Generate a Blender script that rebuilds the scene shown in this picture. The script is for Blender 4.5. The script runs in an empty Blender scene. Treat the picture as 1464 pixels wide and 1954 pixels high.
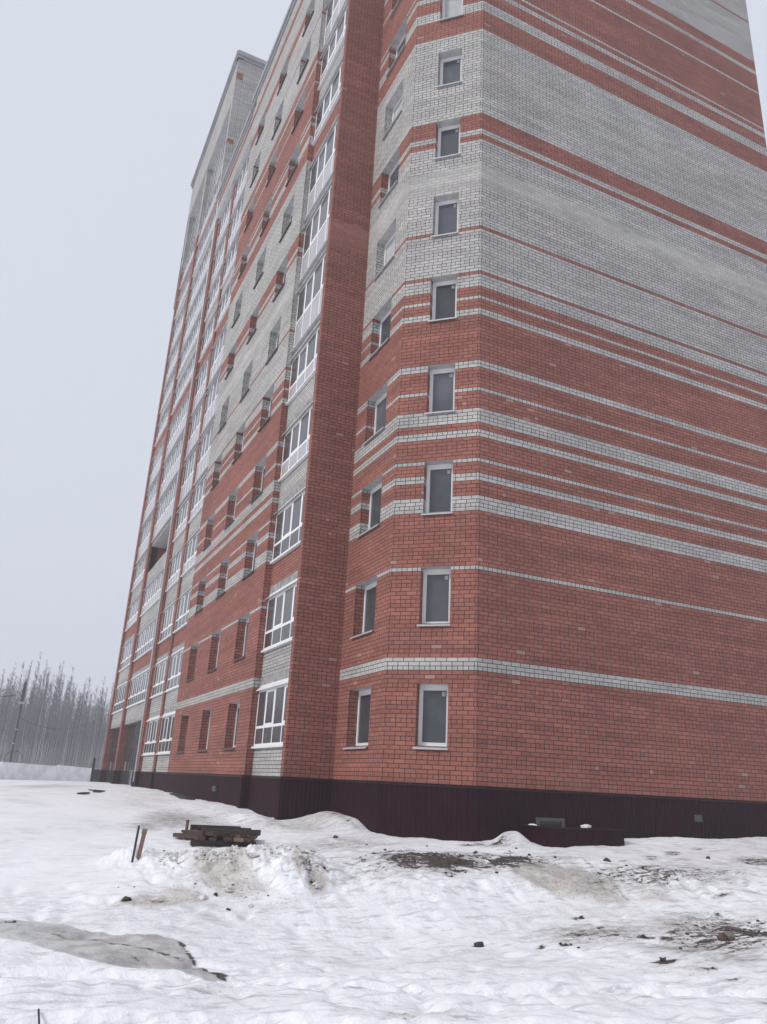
import bpy, math, random
import numpy as np
from mathutils import Matrix, Vector
R = math.radians
random.seed(7)
sc = bpy.context.scene
col = sc.collection

# ---------------------------------------------------------------- camera
ROT = [[0.899713, -0.433715, 0.049056], [-0.185263, -0.277696, 0.942636], [-0.395213, -0.857191, -0.330198]]  # world -> camera
FPX = 1493.63
EYE = -0.1025
cam = bpy.data.cameras.new("camera")
camo = bpy.data.objects.new("camera", cam)
col.objects.link(camo)
m = Matrix([[ROT[j][i] for j in range(3)] for i in range(3)]).to_4x4()
m.translation = (0, 0, EYE)
camo.matrix_world = m
cam.sensor_fit = 'VERTICAL'
cam.sensor_height = 24
cam.lens = FPX / 1954 * 24
cam.clip_start = 0.1
cam.clip_end = 3000
sc.camera = camo

# ---------------------------------------------------------------- sky and light: bright, foggy overcast
SUN_EL, SUN_AZ = 38, 262          # azimuth measured clockwise from +Y
w = bpy.data.worlds.new("World")
sc.world = w
w.use_nodes = True
nt = w.node_tree
nt.nodes.clear()
wo = nt.nodes.new('ShaderNodeOutputWorld')
bg = nt.nodes.new('ShaderNodeBackground')
bg.inputs[1].default_value = 0.10
sky = nt.nodes.new('ShaderNodeTexSky')
sky.sky_type = 'NISHITA'
sky.sun_disc = False
sky.sun_elevation = R(SUN_EL)
sky.sun_rotation = R(SUN_AZ)
sky.dust_density = 6
sky.air_density = 1.5
mixs = nt.nodes.new('ShaderNodeMix')
mixs.data_type = 'RGBA'
mixs.inputs[0].default_value = 0.94          # a closed cloud layer in front of the clear sky
mixs.inputs[7].default_value = (7.0, 7.35, 8.35, 1)
nt.links.new(sky.outputs[0], mixs.inputs[6])
nt.links.new(mixs.outputs[2], bg.inputs[0])
nt.links.new(bg.outputs[0], wo.inputs[0])
sun = bpy.data.lights.new("sun", 'SUN')
sun.energy = 1.8
sun.angle = R(14)
sun.color = (1, 0.97, 0.93)
suno = bpy.data.objects.new("sun", sun)
col.objects.link(suno)
az = R(SUN_AZ)
sd = Vector((math.sin(az) * math.cos(R(SUN_EL)), math.cos(az) * math.cos(R(SUN_EL)), math.sin(R(SUN_EL))))
suno.rotation_euler = sd.to_track_quat('Z', 'Y').to_euler()
suno.location = (-10, -10, 40)
sc.view_settings.view_transform = 'Standard'
sc.view_settings.look = 'None'
sc.view_settings.exposure = 0.08
sc.view_settings.gamma = 1
sc.cycles.volume_bounces = 1

# ---------------------------------------------------------------- helpers
def tag(o, label=None, cat=None, group=None, kind=None):
    if label: o['label'] = label
    if cat: o['category'] = cat
    if group: o['group'] = group
    if kind: o['kind'] = kind
    return o

def empty(name, loc, rz=0, **k):
    o = bpy.data.objects.new(name, None)
    o.empty_display_size = 0.3
    col.objects.link(o)
    o.location = loc
    o.rotation_euler = (0, 0, rz)
    return tag(o, **k)

def copy_tree(o, parent=None):
    c = o.copy()
    col.objects.link(c)
    c.parent = parent
    for ch in list(o.children):
        copy_tree(ch, c)
    return c

class MB:
    def __init__(s):
        s.v = []; s.f = []; s.m = []; s.uv = []
    def quad(s, a, b, c, d, mi=0, uv=None):
        n = len(s.v)
        s.v += [tuple(a), tuple(b), tuple(c), tuple(d)]
        s.f.append((n, n + 1, n + 2, n + 3)); s.m.append(mi)
        s.uv.append(uv or [(0, 0)] * 4)
    def tri(s, a, b, c, mi=0):
        n = len(s.v)
        s.v += [tuple(a), tuple(b), tuple(c)]
        s.f.append((n, n + 1, n + 2)); s.m.append(mi); s.uv.append([(0, 0)] * 3)
    def box(s, x0, x1, y0, y1, z0, z1, mi=0, brick=False, xf=None):
        P = [(x0, y0, z0), (x1, y0, z0), (x1, y1, z0), (x0, y1, z0), (x0, y0, z1), (x1, y0, z1), (x1, y1, z1), (x0, y1, z1)]
        if xf: P = [xf(p) for p in P]
        n = len(s.v); s.v += P
        dx, dy = x1 - x0, y1 - y0
        for q, wd in (((0, 1, 5, 4), dx), ((1, 2, 6, 5), dy), ((2, 3, 7, 6), dx), ((3, 0, 4, 7), dy), ((4, 5, 6, 7), 0), ((3, 2, 1, 0), 0)):
            s.f.append(tuple(n + i for i in q)); s.m.append(mi)
            s.uv.append([(0, z0), (wd, z0), (wd, z1), (0, z1)] if wd else [(.05, .05)] * 4)
    def beam(s, a, b, r0, r1=None, sides=6, mi=0, caps=True):
        r1 = r0 if r1 is None else r1
        a = Vector(a); b = Vector(b); d = (b - a).normalized()
        u = d.cross(Vector((0, 0, 1)) if abs(d.z) < .9 else Vector((1, 0, 0))).normalized(); v = d.cross(u)
        n = len(s.v)
        for c, r in ((a, r0), (b, r1)):
            for i in range(sides):
                t = 2 * math.pi * i / sides
                s.v.append(tuple(c + u * math.cos(t) * r + v * math.sin(t) * r))
        for i in range(sides):
            j = (i + 1) % sides
            s.f.append((n + i, n + j, n + sides + j, n + sides + i)); s.m.append(mi); s.uv.append([(0, 0)] * 4)
        if caps:
            s.f.append(tuple(n + sides + i for i in range(sides))); s.m.append(mi); s.uv.append([(0, 0)] * sides)
            s.f.append(tuple(n + i for i in reversed(range(sides)))); s.m.append(mi); s.uv.append([(0, 0)] * sides)
    def build(s, name, mats, parent=None, loc=(0, 0, 0), rz=0, off=None, smooth=False):
        me = bpy.data.meshes.new(name)
        V = s.v if off is None else [(a - off[0], b - off[1], c - off[2]) for a, b, c in s.v]
        me.from_pydata(V, [], s.f)
        for mt in (mats if isinstance(mats, (list, tuple)) else [mats]):
            me.materials.append(mt)
        me.polygons.foreach_set('material_index', s.m)
        ul = me.uv_layers.new(name='UVMap')
        ul.data.foreach_set('uv', [c for q in s.uv for p in q for c in p])
        if smooth:
            me.polygons.foreach_set('use_smooth', [True] * len(s.f))
        me.update()
        o = bpy.data.objects.new(name, me)
        col.objects.link(o)
        o.parent = parent
        o.location = loc
        o.rotation_euler = (0, 0, rz)
        return o

# ---------------------------------------------------------------- materials
def new_mat(name):
    mt = bpy.data.materials.new(name)
    mt.use_nodes = True
    t = mt.node_tree
    return mt, t, t.nodes['Principled BSDF']

class NB:
    """tiny node writer"""
    def __init__(s, t): s.t = t
    def n(s, typ, **k):
        nd = s.t.nodes.new(typ)
        for a, b in k.items(): setattr(nd, a, b)
        return nd
    def plug(s, inp, v):
        if hasattr(v, 'is_linked') or isinstance(v, bpy.types.NodeSocket): s.t.links.new(v, inp)
        else: inp.default_value = v
    def math(s, op, a, b=None, c=None, clamp=False):
        nd = s.n('ShaderNodeMath', operation=op, use_clamp=clamp)
        for i, v in enumerate((a, b, c)):
            if v is not None: s.plug(nd.inputs[i], v)
        return nd.outputs[0]
    def mix(s, f, a, b, mode='MIX'):
        nd = s.n('ShaderNodeMix', data_type='RGBA', blend_type=mode)
        s.plug(nd.inputs[0], f)
        s.plug(nd.inputs[6], a if not isinstance(a, tuple) else (*a, 1)); s.plug(nd.inputs[7], b if not isinstance(b, tuple) else (*b, 1))
        return nd.outputs[2]
    def noise(s, vec, scale, detail=3, rough=.55, dims='3D'):
        nd = s.n('ShaderNodeTexNoise', noise_dimensions=dims)
        if vec is not None: s.t.links.new(vec, nd.inputs['Vector'])
        nd.inputs['Scale'].default_value = scale; nd.inputs['Detail'].default_value = detail; nd.inputs['Roughness'].default_value = rough
        return nd.outputs[0]
    def ramp(s, f, lo, hi, a=0., b=1.):
        nd = s.n('ShaderNodeMapRange'); nd.interpolation_type = 'SMOOTHSTEP'
        s.plug(nd.inputs[0], f)
        for i, v in enumerate((lo, hi, a, b)): nd.inputs[1 + i].default_value = v
        return nd.outputs[0]
    def bump(s, h, strength, dist):
        nd = s.n('ShaderNodeBump'); nd.inputs['Strength'].default_value = strength; nd.inputs['Distance'].default_value = dist
        s.t.links.new(h, nd.inputs['Height']); return nd.outputs[0]

def brick_mat(name, base, alt, mortar, pale, var=.16):
    mt, t, p = new_mat(name)
    N = NB(t)
    uv = N.n('ShaderNodeUVMap', uv_map='UVMap').outputs[0]
    sp = N.n('ShaderNodeSeparateXYZ'); t.links.new(uv, sp.inputs[0]); U, V = sp.outputs[0], sp.outputs[1]
    geo = N.n('ShaderNodeNewGeometry').outputs['Position']
    # slightly wandering courses
    wob = N.math('MULTIPLY', N.math('SUBTRACT', N.noise(geo, 1.3, 2), .5), .008)
    Vw = N.math('ADD', V, wob)
    rowf = N.math('MULTIPLY', N.math('ADD', Vw, 20.0), 10.0)
    row = N.math('FLOOR', rowf); fy = N.math('FRACT', rowf)
    r4 = N.math('MODULO', row, 4.0)
    hdr = N.math('COMPARE', r4, 1.0, .1)
    wd = N.math('SUBTRACT', .262, N.math('MULTIPLY', hdr, .131))
    wn = N.n('ShaderNodeTexWhiteNoise', noise_dimensions='1D'); t.links.new(row, wn.inputs['W'])
    jit = N.math('MULTIPLY', N.math('SUBTRACT', wn.outputs[0], .5), .03)
    off = N.math('ADD', N.math('MULTIPLY', N.math('MODULO', row, 2.0), .131), jit)
    uf = N.math('DIVIDE', N.math('ADD', N.math('ADD', U, off), 50.), wd)
    cl = N.math('FLOOR', uf); fx = N.math('FRACT', uf)
    # distance to the joint, in metres
    ex = N.math('MULTIPLY', N.math('SUBTRACT', .5, N.math('ABSOLUTE', N.math('SUBTRACT', fx, .5))), wd)
    ey = N.math('MULTIPLY', N.math('SUBTRACT', .5, N.math('ABSOLUTE', N.math('SUBTRACT', fy, .5))), .1)
    e = N.math('MINIMUM', ex, ey)
    e = N.math('ADD', e, N.math('MULTIPLY', N.math('SUBTRACT', N.noise(geo, 45, 2), .5), .003))
    body = N.ramp(e, .0055, .0090)
    cb = N.n('ShaderNodeCombineXYZ'); t.links.new(cl, cb.inputs[0]); t.links.new(row, cb.inputs[1]); 
    w2 = N.n('ShaderNodeTexWhiteNoise', noise_dimensions='3D'); t.links.new(cb.outputs[0], w2.inputs['Vector'])
    rnd = w2.outputs[0]
    w3 = N.n('ShaderNodeSeparateColor'); t.links.new(w2.outputs[1], w3.inputs[0])
    c = N.mix(N.math('MULTIPLY', w3.outputs[1], .75), base, alt)
    vmr = N.n('ShaderNodeVectorMath', operation='MULTIPLY'); t.links.new(geo, vmr.inputs[0]); vmr.inputs[1].default_value = (.22, .22, 1.6)
    lots = N.noise(vmr.outputs[0], 1.0, 4, .65)
    batch = N.ramp(N.noise(geo, .35, 3, .6), .3, .7)
    val = N.math('ADD', 1 - var / 2, N.math('MULTIPLY', rnd, var))
    val = N.math('MULTIPLY', val, N.math('ADD', .93, N.math('MULTIPLY', batch, .12)))
    val = N.math('MULTIPLY', val, N.math('ADD', .92, N.math('MULTIPLY', N.noise(geo, 18, 3), .16)))
    c = N.mix(N.ramp(lots, .38, .62, 0, .55), c, tuple(q * f_ for q, f_ in zip(alt, (1.12, 1.22, 1.16))))
    val = N.math('MULTIPLY', val, N.math('ADD', .86, N.math('MULTIPLY', N.ramp(N.noise(vmr.outputs[0], 2.3, 3), .3, .7), .26)))
    vm = N.n('ShaderNodeVectorMath', operation='SCALE'); t.links.new(c, vm.inputs[0]); t.links.new(val, vm.inputs['Scale'])
    c = vm.outputs[0]
    # odd pale bricks, in loose clusters
    clus = N.ramp(N.noise(cb.outputs[0], .13, 2), .56, .74, 0., .06)
    odd = N.math('GREATER_THAN', w3.outputs[2], N.math('SUBTRACT', .9985, clus))
    c = N.mix(N.math('MULTIPLY', odd, .55), c, pale)
    # lime bloom: pale film over bricks and joints in long smears
    vm2 = N.n('ShaderNodeVectorMath', operation='MULTIPLY'); t.links.new(geo, vm2.inputs[0]); vm2.inputs[1].default_value = (.45, .45, 1.1)
    film = N.ramp(N.noise(vm2.outputs[0], 1.0, 4, .6), .58, .80, 0., .28)
    mc = N.mix(N.ramp(N.noise(geo, 3, 3), .3, .75, 0., .5), mortar, tuple(min(1, q * 2.2) for q in mortar))
    # the smeared joints between z 16.4 and 17.2 on the photo's wall
    zz = N.n('ShaderNodeSeparateXYZ'); t.links.new(geo, zz.inputs[0]); Z = zz.outputs[2]
    zj = N.math('ADD', Z, N.math('MULTIPLY', N.noise(geo, .9, 2), .5))
    sm = N.math('MULTIPLY', N.ramp(zj, 16.3, 16.9), N.math('SUBTRACT', 1.0, N.ramp(zj, 17.32, 17.36)))
    mc = N.mix(N.math('MULTIPLY', sm, .6), mc, pale)
    mc = N.mix(film, mc, pale)
    c = N.mix(N.math('MULTIPLY', film, .4), c, pale)
    out = N.mix(body, mc, c)
    t.links.new(out, p.inputs['Base Color'])
    p.inputs['Roughness'].default_value = .85
    p.inputs['Specular IOR Level'].default_value = .3
    h = N.math('ADD', N.math('MULTIPLY', body, .006), N.math('MULTIPLY', N.noise(geo, 60, 3), .0015))
    h = N.math('ADD', h, N.math('MULTIPLY', rnd, .002))
    t.links.new(N.bump(h, .8, 1.0), p.inputs['Normal'])
    return mt

M = {}
M['red'] = brick_mat('red_brick', (.330, .127, .098), (.240, .084, .063), (.024, .018, .016), (.42, .28, .24))
M['white'] = brick_mat('white_brick', (.46, .436, .422), (.38, .358, .346), (.022, .020, .020), (.44, .415, .40), .16)

def plain(name, c, rough=.6, metal=0, noise=.12, scale=6, bump=0.0, spec=.5):
    mt, t, p = new_mat(name)
    N = NB(t)
    geo = N.n('ShaderNodeTexCoord').outputs['Object']
    f = N.noise(geo, scale, 4, .6)
    a = tuple(q * (1 - noise) for q in c); b = tuple(min(1, q * (1 + noise)) for q in c)
    t.links.new(N.mix(N.ramp(f, .3, .7), a, b), p.inputs['Base Color'])
    t.links.new(N.math('ADD', rough - .06, N.math('MULTIPLY', N.noise(geo, scale * 2.3, 3), .12)), p.inputs['Roughness'])
    p.inputs['Metallic'].default_value = metal
    p.inputs['Specular IOR Level'].default_value = spec
    if bump:
        t.links.new(N.bump(N.noise(geo, scale * 3, 4), .6, bump), p.inputs['Normal'])
    return mt

M['pvc'] = plain('white_plastic', (.80, .80, .80), .35, noise=.03, scale=2)
M['plaster'] = plain('grey_plaster', (.50, .50, .50), .9, noise=.14, scale=5, bump=.004)
M['lintel'] = plain('raw_concrete', (.27, .265, .26), .9, noise=.30, scale=4, bump=.006)
M['sheet'] = plain('painted_sill', (.42, .42, .44), .4, noise=.10, scale=3)
M['white_sheet'] = plain('white_flashing', (.74, .74, .75), .4, noise=.06, scale=3)
M['plinth'] = plain('plum_sheet', (.019, .0012, .0055), .55, noise=.3, scale=1.2, spec=.14)
M['plinth_cap'] = plain('plum_flashing', (.020, .008, .010), .5, noise=.2, scale=2, spec=.2)
M['roof'] = plain('roof_flashing', (.30, .30, .31), .5, noise=.1, scale=2)
M['black'] = plain('dark_bar', (.02, .02, .022), .4)
M['panel'] = plain('sky_reflection_tint', (.40, .38, .40), .25, noise=.03, scale=1)  # pale base colour stands in for sky reflected in the lower loggia panes
M['curtain'] = plain('curtain_cloth', (.45, .46, .47), .8, noise=.1, scale=3)
M['sticker'] = plain('paper_sticker', (.40, .40, .41), .6, noise=.08, scale=60)
M['conc'] = plain('fence_concrete', (.84, .86, .88), .9, noise=.16, scale=1.1, bump=.01)
M['cable'] = plain('black_cable', (.03, .03, .032), .6)
M['pole'] = plain('weathered_pole', (.07, .068, .066), .85, noise=.2, scale=3)
M['galv'] = plain('galvanised_steel', (.42, .43, .44), .45, metal=.3, noise=.1)
M['rust'] = plain('rusty_iron', (.10, .055, .04), .8, noise=.35, scale=20)
M['birch'] = plain('birch_bark', (.30, .29, .29), .85, noise=.35, scale=3)
M['twig'] = plain('bare_twigs', (.042, .036, .038), .9, noise=.2)
M['mudclod'] = plain('frozen_mud', (.045, .036, .03), .8, noise=.4, scale=14, bump=.01)
M['stone'] = plain('grey_stone', (.16, .15, .14), .85, noise=.3, scale=12, bump=.01)

def glass_mat(name, c, rough=.05, wave=.004):
    mt, t, p = new_mat(name)
    N = NB(t)
    geo = N.n('ShaderNodeNewGeometry').outputs['Position']
    f = N.noise(geo, .9, 3, .6)
    oi = N.n('ShaderNodeObjectInfo').outputs['Random']
    vv = N.n('ShaderNodeVectorMath', operation='SCALE'); t.links.new(N.mix(N.ramp(f, .3, .7), tuple(q * .75 for q in c), tuple(q * 1.15 for q in c)), vv.inputs[0]); t.links.new(N.math('ADD', .6, N.math('MULTIPLY', oi, .75)), vv.inputs['Scale'])
    t.links.new(vv.outputs[0], p.inputs['Base Color'])
    t.links.new(N.ramp(N.noise(geo, 7, 4, .7), .45, .8, rough, rough + .1), p.inputs['Roughness'])
    p.inputs['IOR'].default_value = 1.5
    t.links.new(N.bump(N.noise(geo, 2.2, 2), 1.0, wave), p.inputs['Normal'])
    return mt
M['glass'] = glass_mat('dim_window_glass', (.075, .082, .095))
M['dglass'] = glass_mat('loggia_glass', (.065, .058, .060), .13, .002)

M['sglass'] = glass_mat('shop_glass', (.06, .062, .065), .03, .0005)
def wood_mat(name, a, b):
    mt, t, p = new_mat(name)
    N = NB(t)
    o = N.n('ShaderNodeTexCoord').outputs['Object']
    mp = N.n('ShaderNodeMapping'); t.links.new(o, mp.inputs[0]); mp.inputs['Scale'].default_value = (3, 30, 30)
    f = N.noise(mp.outputs[0], 1.5, 4, .65)
    c = N.mix(N.ramp(f, .3, .7), a, b)
    c = N.mix(N.ramp(N.noise(o, 3.5, 3), .55, .7, 0, .7), c, (.02, .016, .014))
    t.links.new(c, p.inputs['Base Color'])
    p.inputs['Roughness'].default_value = .7
    t.links.new(N.bump(f, .7, .004), p.inputs['Normal'])
    return mt
M['wood'] = wood_mat('wet_brown_timber', (.032, .018, .012), (.075, .040, .025))
M['dwood'] = wood_mat('black_wet_timber', (.014, .011, .010), (.035, .025, .020))
M['lwood'] = wood_mat('stake_wood', (.14, .085, .055), (.24, .16, .11))

# ---------------------------------------------------------------- ground height
CP = np.array([(0, 0, -1.75), (-10, 0, -1.75), (0, -20, -1.75), (10, -4, -1.75), (5, 5, -1.75), (0, 6.5, -1.75), (8.5, 5, -1.75), (14, 3, -1.72), (24, 2, -1.6),
 (-20, 20, -1.6), (-8, 10, -1.7), (0.46, 11.19, -1.75), (1.84, 10.4, -1.75), (3.54, 10.78, -1.74), (4.96, 10.62, -1.74), (6.97, 10.5, -1.72), (9.38, 10.48, -1.68),
 (12.12, 10.22, -1.6), (1.98, 11.45, -1.6), (4.11, 12.72, -1.34), (3.92, 11.59, -1.5), (5.14, 12.03, -1.28), (6.22, 11.52, -1.28), (8.42, 11.89, -1.27),
 (10.97, 12.21, -1.2), (15.3, 12.79, -1.12), (0.44, 14.08, -1.5), (0.42, 15.91, -1.27), (1.92, 13.78, -1.46), (2.17, 16.08, -1.25), (4.15, 15.86, -1.27),
 (0.43, 19.02, -1.1), (2.66, 20.24, -1.1), (4.8, 21.78, -1.12), (0.45, 23.19, -0.95), (2.53, 25.23, -0.95), (5.11, 27.22, -0.93), (1.66, 34.27, -0.85),
 (4.81, 49.71, -0.72), (5.57, 44.3, -0.72), (5.88, 15.1, -1.2), (8.2, 14.16, -1.18), (10.96, 13.68, -1.15), (17.26, 14.39, -0.98),
 (9.7, 15.4, -1.11), (8.0, 16.9, -1.13), (6.6, 19.8, -1.07), (6.6, 23.2, -.93), (6.6, 30, -.80), (6.6, 37, -.72), (6.8, 47, -.72), (6.8, 57, -.76),
 (13.7, 15.3, -1.03), (18.5, 15.3, -.89), (30, 14, -.8), (40, 0, -1.4), (0, 70, -1.5), (-30, 62, -1.5), (6, 76, -1.5), (-40, 30, -1.5), (-8, 40, -1.05), (-6, 26, -1.15),
 (15, 90, -1.5), (60, 60, -1.2), (15, 30, -1.1), (15, 50, -1.0), (-30, -30, -1.7), (40, -30, -1.6)])
def _phi(d2): return np.sqrt(d2 + .25)
_P = CP[:, :2]
_K = _phi(((_P[:, None] - _P[None]) ** 2).sum(-1)) + np.eye(len(_P)) * -.02
_A = np.block([[_K, np.ones((len(_P), 1))], [np.ones((1, len(_P))), np.zeros((1, 1))]])
_W = np.linalg.solve(_A, np.append(CP[:, 2], 0))
_rng = np.random.RandomState(3)
_T = _rng.rand(256, 256)
def vnoise(x, y):
    xi = np.floor(x).astype(int); yi = np.floor(y).astype(int)
    fx = x - xi; fy = y - yi
    fx = fx * fx * (3 - 2 * fx); fy = fy * fy * (3 - 2 * fy)
    g = lambda a, b: _T[a & 255, b & 255]
    return (g(xi, yi) * (1 - fx) + g(xi + 1, yi) * fx) * (1 - fy) + (g(xi, yi + 1) * (1 - fx) + g(xi + 1, yi + 1) * fx) * fy - .5
def fbm(x, y, o=4, g=.5):
    s = 0; a = 1
    for i in range(o):
        s = s + a * vnoise(x * 2 ** i + 17 * i, y * 2 ** i + 31 * i); a *= g
    return s
def bump2(x, y, cx, cy, rx, ry, ang, h, p=2.0):
    c, s_ = math.cos(ang), math.sin(ang)
    u = ((x - cx) * c + (y - cy) * s_) / rx; v = (-(x - cx) * s_ + (y - cy) * c) / ry
    return h * np.exp(-(u * u + v * v) ** (p / 2))
def hbase(x, y):
    x = np.asarray(x, float); y = np.asarray(y, float)
    sh = x.shape; X = x.ravel(); Y = y.ravel(); out = np.empty_like(X)
    for i in range(0, len(X), 20000):
        xx = X[i:i + 20000]; yy = Y[i:i + 20000]
        d2 = (xx[:, None] - _P[None, :, 0]) ** 2 + (yy[:, None] - _P[None, :, 1]) ** 2
        out[i:i + 20000] = _phi(d2) @ _W[:-1] + _W[-1]
    r = np.hypot(X, Y - 20)
    k = np.clip((r - 60) / 40, 0, 1)
    out = out * (1 - k) + -1.5 * k
    return out.reshape(sh)
def calm_f(x, y):
    return np.clip((y - 11.2) / 1.5, 0, 1) * np.clip((3.3 + (y - 14).clip(0, 9) * .12 - x) / 1.0, 0, 1)
def hfull(x, y):
    x = np.asarray(x, float); y = np.asarray(y, float)
    z = hbase(x, y)
    # piles against the plinth
    z = z + bump2(x, y, 7.75, 18.6, .55, 1.1, .1, .30, 2.4) + bump2(x, y, 7.0, 19.2, .8, .5, 0, .10)
    z = z + bump2(x, y, 5.85, 19.6, .42, 1.6, .15, .17, 2.6) + bump2(x, y, 5.9, 24.5, .8, 3.2, 0, .07)
    z = z + bump2(x, y, 1.5, 27, 4.5, 5, 0, .13) + bump2(x, y, 3.6, 21, 1.5, 3, .3, .08)
    z = z + bump2(x, y, 14.6, 15.0, 1.2, .5, 0, .10) + bump2(x, y, 10.3, 14.95, .35, .3, 0, .22, 3)
    z = z + bump2(x, y, 17.5, 14.9, 2.2, .35, 0, .05)
    # ploughed heap in the middle
    heap = bump2(x, y, 3.35, 13.1, .95, .9, .3, .20) + bump2(x, y, 4.35, 12.3, .55, .8, .5, .20, 2.5) + bump2(x, y, 2.35, 13.9, .45, .35, 0, .16, 3)
    z = z + heap
    rough = np.clip(heap * 7, 0, 1)
    z = z + rough * (.20 * np.abs(fbm(x * 3.6, y * 3.6, 2)) + .10 * np.abs(fbm(x * 9, y * 9, 2)) + .03 * fbm(x * 19, y * 19, 2) - .05)
    # general relief
    near = np.clip(1 - np.hypot(x, y) / 70, 0, 1)
    calm = calm_f(x, y)
    z = z + near * (1 - .8 * calm) * (.07 * fbm(x * .45, y * .45, 3) + .055 * fbm(x * 1.5 + .3 * fbm(x, y, 2), y * 1.5, 3) + .022 * fbm(x * 5, y * 5, 3) - .02 * np.abs(fbm(x * 3.1 + 50, y * 3.1, 2)))
    # bank between field and yard is lumpy
    bank = np.exp(-((hbase(x, y) + 1.45) / .14) ** 2) * (np.hypot(x, y) < 25)
    z = z + bank * (1 - .85 * calm) * (.13 * fbm(x * 1.9, y * 1.3, 3) + .05 * fbm(x * 5.5, y * 5.5, 2))
    # wheel ruts across the foreground
    d = (y - 6.3) + .30 * (x - 2) + .25 * vnoise(x * .5, x * 0)
    for o_, w_ in ((0, .13), (-.28, .1), (1.55, .13)):
        e = d - o_ + .03 * fbm(x * 2, y * 2, 2); z = z - .06 * np.exp(-(e / w_) ** 4) + .03 * np.exp(-((e - .24) / .09) ** 2) + .012 * np.exp(-(e / w_) ** 4) * np.sin(x * 38 + y * 9)
    d = (y - 5.2) + .28 * (x - 2) + .3 * vnoise(x * .4 + 9, x * 0)
    z = z - .05 * np.exp(-(d / .16) ** 4) + .03 * np.exp(-((d + .28) / .11) ** 2)
    return z
_DIP = [(random.uniform(.3, 14), random.uniform(4.3, 12.8)) for _ in range(420)]
def hdips(x, y):
    z = np.zeros_like(x)
    rr = random.Random(5)
    for cx, cy in _DIP:
        a = rr.uniform(0, 3.1); rx = rr.uniform(.10, .24); ry = rr.uniform(.05, .10); h = rr.uniform(.02, .05)
        msk = (abs(x - cx) < .5) & (abs(y - cy) < .5)
        if msk.any():
            z[msk] += bump2(x[msk], y[msk], cx, cy, rx, ry, a, -h)
    return z
_RT = np.array(ROT)
def ray(px, py):
    d = _RT.T @ np.array([px - 732., -(py - 977.), -FPX]); return d / np.linalg.norm(d)
def gp(px, py, far=90):
    """the point of the ground seen at that place of the photograph (full-size pixels)"""
    d = ray(px, py); t = np.geomspace(3, far, 700)
    z = EYE + d[2] * t; h = hbase(d[0] * t, d[1] * t)
    k = np.argmax(z < h)
    if z[k] >= h[k]: k = len(t) - 1
    k = max(k, 1)
    a0 = z[k - 1] - h[k - 1]; a1 = z[k] - h[k]
    tt = t[k - 1] + (t[k] - t[k - 1]) * a0 / (a0 - a1) if a0 != a1 else t[k]
    return d[0] * tt, d[1] * tt
def gz(x, y): return float(hfull(np.array([x]), np.array([y]))[0])

# stains on the snow: (px, py, rx, ry, strength); turned into ground ellipses
DARK = [(1260, 1665, 200, 34, .58), (1380, 1785, 140, 44, .64), (850, 1636, 190, 30, .66), (640, 1612, 120, 18, .46), (980, 1640, 130, 24, .60), (1150, 1785, 130, 24, .52), (360, 1572, 110, 14, .46), (600, 1672, 50, 20, .5), (820, 1640, 90, 16, 1.0), (1440, 1700, 30, 4, .6), (1380, 1705, 26, 3, .55), (1310, 1745, 30, 3, .6), (1200, 1762, 26, 3, .5), (1365, 1740, 20, 3, .6), (1300, 1640, 20, 3, .5), (1330, 1618, 18, 3, .5), (1415, 1815, 26, 3, .7), (1455, 1860, 20, 3, .5), (1290, 1870, 26, 2, .45), (1130, 1790, 22, 2.5, .5), (1165, 1812, 20, 2, .5), (720, 1652, 24, 4, .5), (680, 1632, 20, 4, .45), (640, 1618, 26, 3, .4), (800, 1636, 62, 9, 1.0), (850, 1645, 55, 14, 1.15), (905, 1652, 40, 9, .8), (868, 1662, 28, 10, .8), (975, 1640, 42, 9, 1.2), (1010, 1646, 18, 6, .8),
 (750, 1628, 30, 5, .6), (730, 1612, 40, 4, .45), (905, 1611, 30, 4, .7), (950, 1612, 30, 4, .6), (1445, 1640, 45, 10, .7), (1390, 1648, 30, 5, .45), (1285, 1628, 16, 4, .8), (1245, 1636, 18, 5, .6),
 (1220, 1655, 16, 4, .6), (1270, 1662, 14, 4, .6), (1190, 1640, 12, 4, .5), (1345, 1676, 16, 5, .5), (1275, 1686, 12, 5, .6), (1405, 1776, 50, 8, 1.1), (1450, 1782, 40, 8, 1.1), (1350, 1768, 30, 4, .8),
 (1455, 1755, 16, 4, .7), (1270, 1837, 26, 4, .95), (1270, 1792, 16, 3, .9), (1232, 1790, 20, 3, .9), (1150, 1774, 18, 3, .7), (1100, 1752, 14, 3, .7), (1080, 1806, 16, 2.5, .9), (1030, 1805, 12, 2, .7),
 (1350, 1852, 26, 4, .6), (1400, 1868, 30, 3, .6), (1390, 1876, 20, 3, .8), (1330, 1830, 26, 4, .4), (1430, 1836, 40, 6, .45), (1455, 1910, 26, 2.5, .6), (500, 1626, 14, 5, .8), (535, 1624, 12, 4, .5), (522, 1640, 14, 4, .5),
 (912, 1800, 12, 3, 1), (598, 1685, 9, 5, .9), (615, 1672, 8, 6, .6), (545, 1620, 24, 4, .3), (270, 1578, 26, 7, .55), (290, 1584, 30, 3, .4), (400, 1566, 40, 5, .45), (420, 1606, 66, 7, .75), (560, 1560, 60, 4, .35), (640, 1578, 50, 4, .35), (240, 1716, 10, 3, .9), (1180, 1690, 12, 3, .5), (1420, 1640, 26, 4, .5),
 (20, 1762, 36, 3, .6), (60, 1500, 60, 3, .35), (1100, 1635, 30, 3, .4), (1060, 1628, 24, 3, .45), (1385, 1622, 40, 3, .35), (970, 1626, 24, 3, .5), (1130, 1655, 16, 4, .45), (700, 1640, 16, 6, .4), (790, 1655, 20, 5, .5)]
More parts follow.
